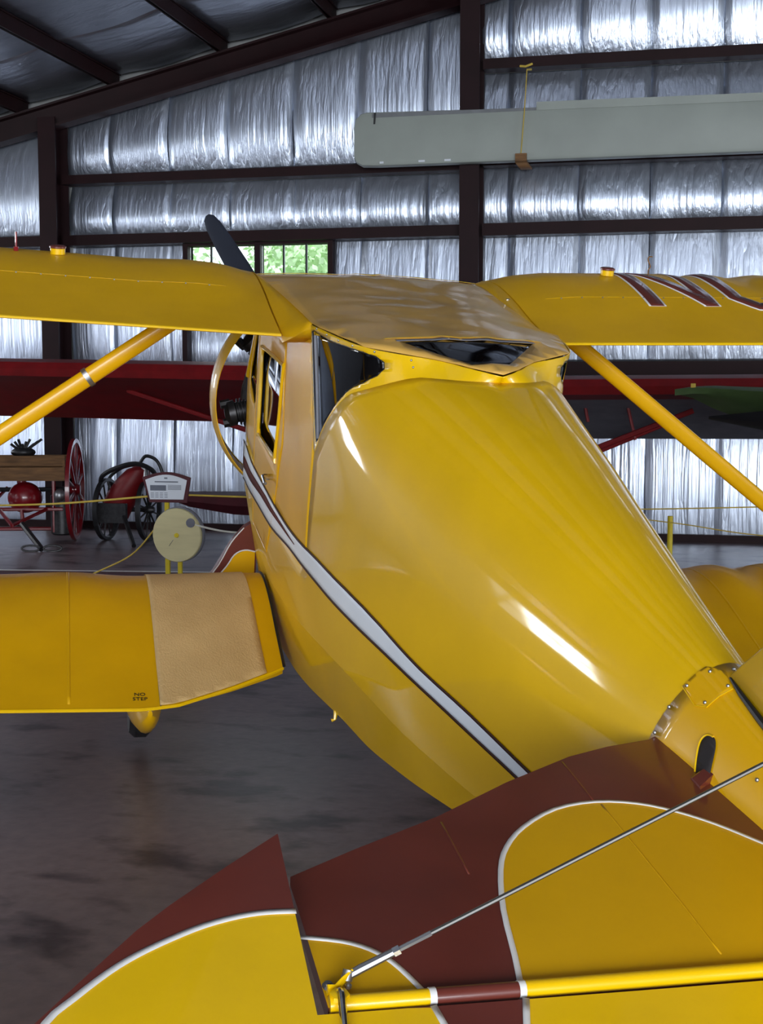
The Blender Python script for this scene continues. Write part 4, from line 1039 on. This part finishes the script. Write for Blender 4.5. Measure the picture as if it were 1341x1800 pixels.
pk = G().ball((-.05, .15, 1.13), .10, (1.6, 1, .7), 12, 8)
for i in range(9): pk.tube([(-.05, .12, 1.12), (-.2+.05*i, .1, 1.24+.03*(i % 3))], .018, 5)
pk.build('pump_fittings', M['engine'], c1)
c2 = hthing('hose_cart', (-3.05, -1.4, 0), 'small dark wheeled hose cart with red body beside the red fire cart', 'cart')
wheel(c2, (-.27, 0, .40), .40, .06, 12, (1, .02, 0), M['black'], M['engine'])
wheel(c2, (.30, .02, .40), .40, .06, 12, (1, .02, 0), M['black'], M['engine'])
G().tube([(-.27, 0, .4), (.30, .02, .4)], .03, 8).build('axle', M['black'], c2)
G().loft([[(x+.17*cos(2*pi*k_/18)*s_, .17*sin(2*pi*k_/18)*s_-.05, z) for k_ in range(18)] for x, z, s_ in ((-.12, .28, .9), (-.10, .42, 1.2), (.0, .62, 1.3), (.12, .80, 1.2), (.2, .92, .9), (.24, .97, .4))]).build('body', M['red_dark'], c2)
G().tube(spline([(-.30, -.1, .70), (-.24, -.18, .84), (-.02, -.2, .95), (.22, -.18, 1.0), (.40, -.1, .92), (.44, 0, .78)], 5), .03, 8).build('hose', M['black'], c2)
G().tube(spline([(-.24, .1, .62), (-.28, .1, .78), (-.10, .1, .93), (.15, .08, .98)], 5), .022, 8).build('hose', M['black'], c2)
G().tube(spline([(.20, 0, 1.0), (.28, 0, 1.09), (.42, 0, 1.04), (.50, 0, .88), (.50, 0, .72)], 5), .022, 8).build('handle', M['black'], c2)
G().lathe([(0, 0), (.05, 0), (.05, .16), (0, .16)], (.30, -.1, .82), (0, 0, 1), 12).build('gauge', M['steel'], c2)
G().box((-.26, -.30, .25), (.12, -.24, .5)).build('side_tray', M['engine'], c2)
G().tube([(.0, -.15, .42), (.42, -.75, .02)], .03, 8).build('drag_pole', M['engine'], c2)
# --- display sign
sg_ = hthing('display_sign', (-.69, -5.9, 0), 'small white information sign with arched top and dark red board, on a yellow post', 'sign')
arc = [(-.22+.44*i/12, 1.105+.05*sin(pi*i/12)) for i in range(13)]
G().prism([(x*1.08, .01, z+.012) for x, z in arc]+[(.20, .01, .885), (-.17, .01, .885)][:2], (0, .02, 0)).build('backboard', M['wine'], sg_)
G().prism([(x*.93, .004, z-.012) for x, z in arc]+[(.168, .004, .915), (-.160, .004, .912)], (0, .005, 0)).build('card', M['card'], sg_)
G().box((-.155, -.001, .995), (.0, .003, 1.045)).build('printed_picture', M['ink'], sg_)
gg = G()
for i in range(6): gg.box((.02, -.001, 1.005+.008*i), (.15, .002, 1.008+.008*i))
for i in range(4):
    for j in range(4): gg.box((-.15+.045*j, -.001, .93+.014*i), (-.12+.045*j, .002, .934+.014*i))
gg.box((-.11, -.001, 1.072), (.12, .002, 1.082)); gg.box((-.015, -.001, 1.105), (.015, .002, 1.118))
gg.build('printed_text', M['ink'], sg_)
G().box((-.03, .035, .0), (.01, .065, .90)).build('post', M['post'], sg_)
G().lathe([(0, 0), (.13, 0), (.12, .02), (0, .02)], (-.01, .05, 0), (0, 0, 1), 20).build('post_foot', M['post'], sg_)
# --- plywood disc on a post
rl_ = hthing('plywood_disc', (-.385, -6.4, 0), 'round pale plywood disc with centre bolt on a yellow post, in front of the sign', 'disc')
G().lathe([(0, -.02), (.235, -.02), (.24, -.012), (.24, .012), (.235, .02), (0, .02)], (0, 0, .64), (.12, 1, 0), 56).build('face', M['ply'], rl_, sharp=40)
G().lathe([(.232, .02), (.246, .02), (.246, .05), (.232, .05)], (.004, 0, .645), (.12, 1, 0), 56, closed=True).build('rear_rim', M['silver_dope'], rl_)
G().lathe([(0, 0), (.022, 0), (.020, .012), (0, .014)], (.0, -.02, .64), (0, -1, 0), 12).build('bolt', M['post'], rl_)
G().lathe([(0, 0), (.042, 0), (.040, .01), (0, .012)], (.14, -.04, .755), (0, -1, 0), 16).build('plug', M['silver_dope'], rl_)
G().tube([(-.07, -.028, .545), (-.03, -.028, .60)], .002, 4).build('scratch_mark', M['steel'], rl_)
G().box((-.015, .035, 0), (.02, .065, .62)).build('post', M['post'], rl_)
G().lathe([(0, 0), (.12, 0), (.11, .02), (0, .02)], (0, .05, 0), (0, 0, 1), 20).build('post_foot', M['post'], rl_)
# --- barrier ropes and posts
def rope(name, pts, r_, m_, label, cat='rope'):
    p0 = Vector(pts[0]); g_ = G().tube([Vector(p)-p0 for p in spline(pts, 6)], r_, 6)
    o = g_.build(name, m_); tag(o, label, cat); return hmesh(o, p0)
rope('barrier_rope', [(-3.38, -4.9, .72), (-2.1, -5.3, .80), (-.89, -5.86, .935)], .010, M['rope'], 'yellow barrier rope running left from the sign in front of the red cart')
rope('barrier_rope', [(-1.9, -5.5, .01), (-1.5, -5.7, .18), (-1.0, -6.0, .40), (-.62, -6.36, .68)], .008, M['rope'], 'pale rope sloping from the floor up to the plywood disc')
rope('barrier_rope', [(-.5, -5.86, .955), (.4, -5.3, .90), (1.2, -4.9, .90)], .009, M['rope'], 'yellow barrier rope running right from the sign behind the yellow plane')
rope('cord', [(-.245, -6.43, .755), (-.12, -6.44, .72), (.12, -6.42, .68), (.5, -6.3, .66)], .009, M['cord'], 'white cord leaving the plug on the plywood disc to the right', 'cord')
rope('barrier_rope', [(3.0, -5.0, .82), (3.9, -5.0, .84), (6.0, -5.0, .93)], .006, M['rope'], 'upper thin barrier rope crossing the foil wall at right')
rope('barrier_rope', [(3.5, -4.9, .74), (3.98, -5.0, .70), (4.7, -5.1, .62), (6.0, -5.2, .58)], .005, M['rope'], 'lower thin barrier rope sagging right of the yellow post')
bp_ = hthing('barrier_post', (3.84, -3.5, 0), 'yellow barrier post standing by the wall just right of the fuselage', 'post')
G().tube([(0, 0, .02), (0, 0, .64)], .028, 12).build('pole', M['post'], bp_)
G().lathe([(0, 0), (.15, 0), (.13, .025), (0, .03)], (0, 0, 0), (0, 0, 1), 20).build('foot', M['post'], bp_)
hmesh(tag(G().prism([(0, 0, 0), (.14, -.05, 0), (.15, -.02, 0), (.01, .03, 0)], (0, 0, .03)).build('red_bar', M['red_dark']), 'short red bar lying on the floor by the maroon wheel fairing', 'bar'), (.05, -3.2, 0))
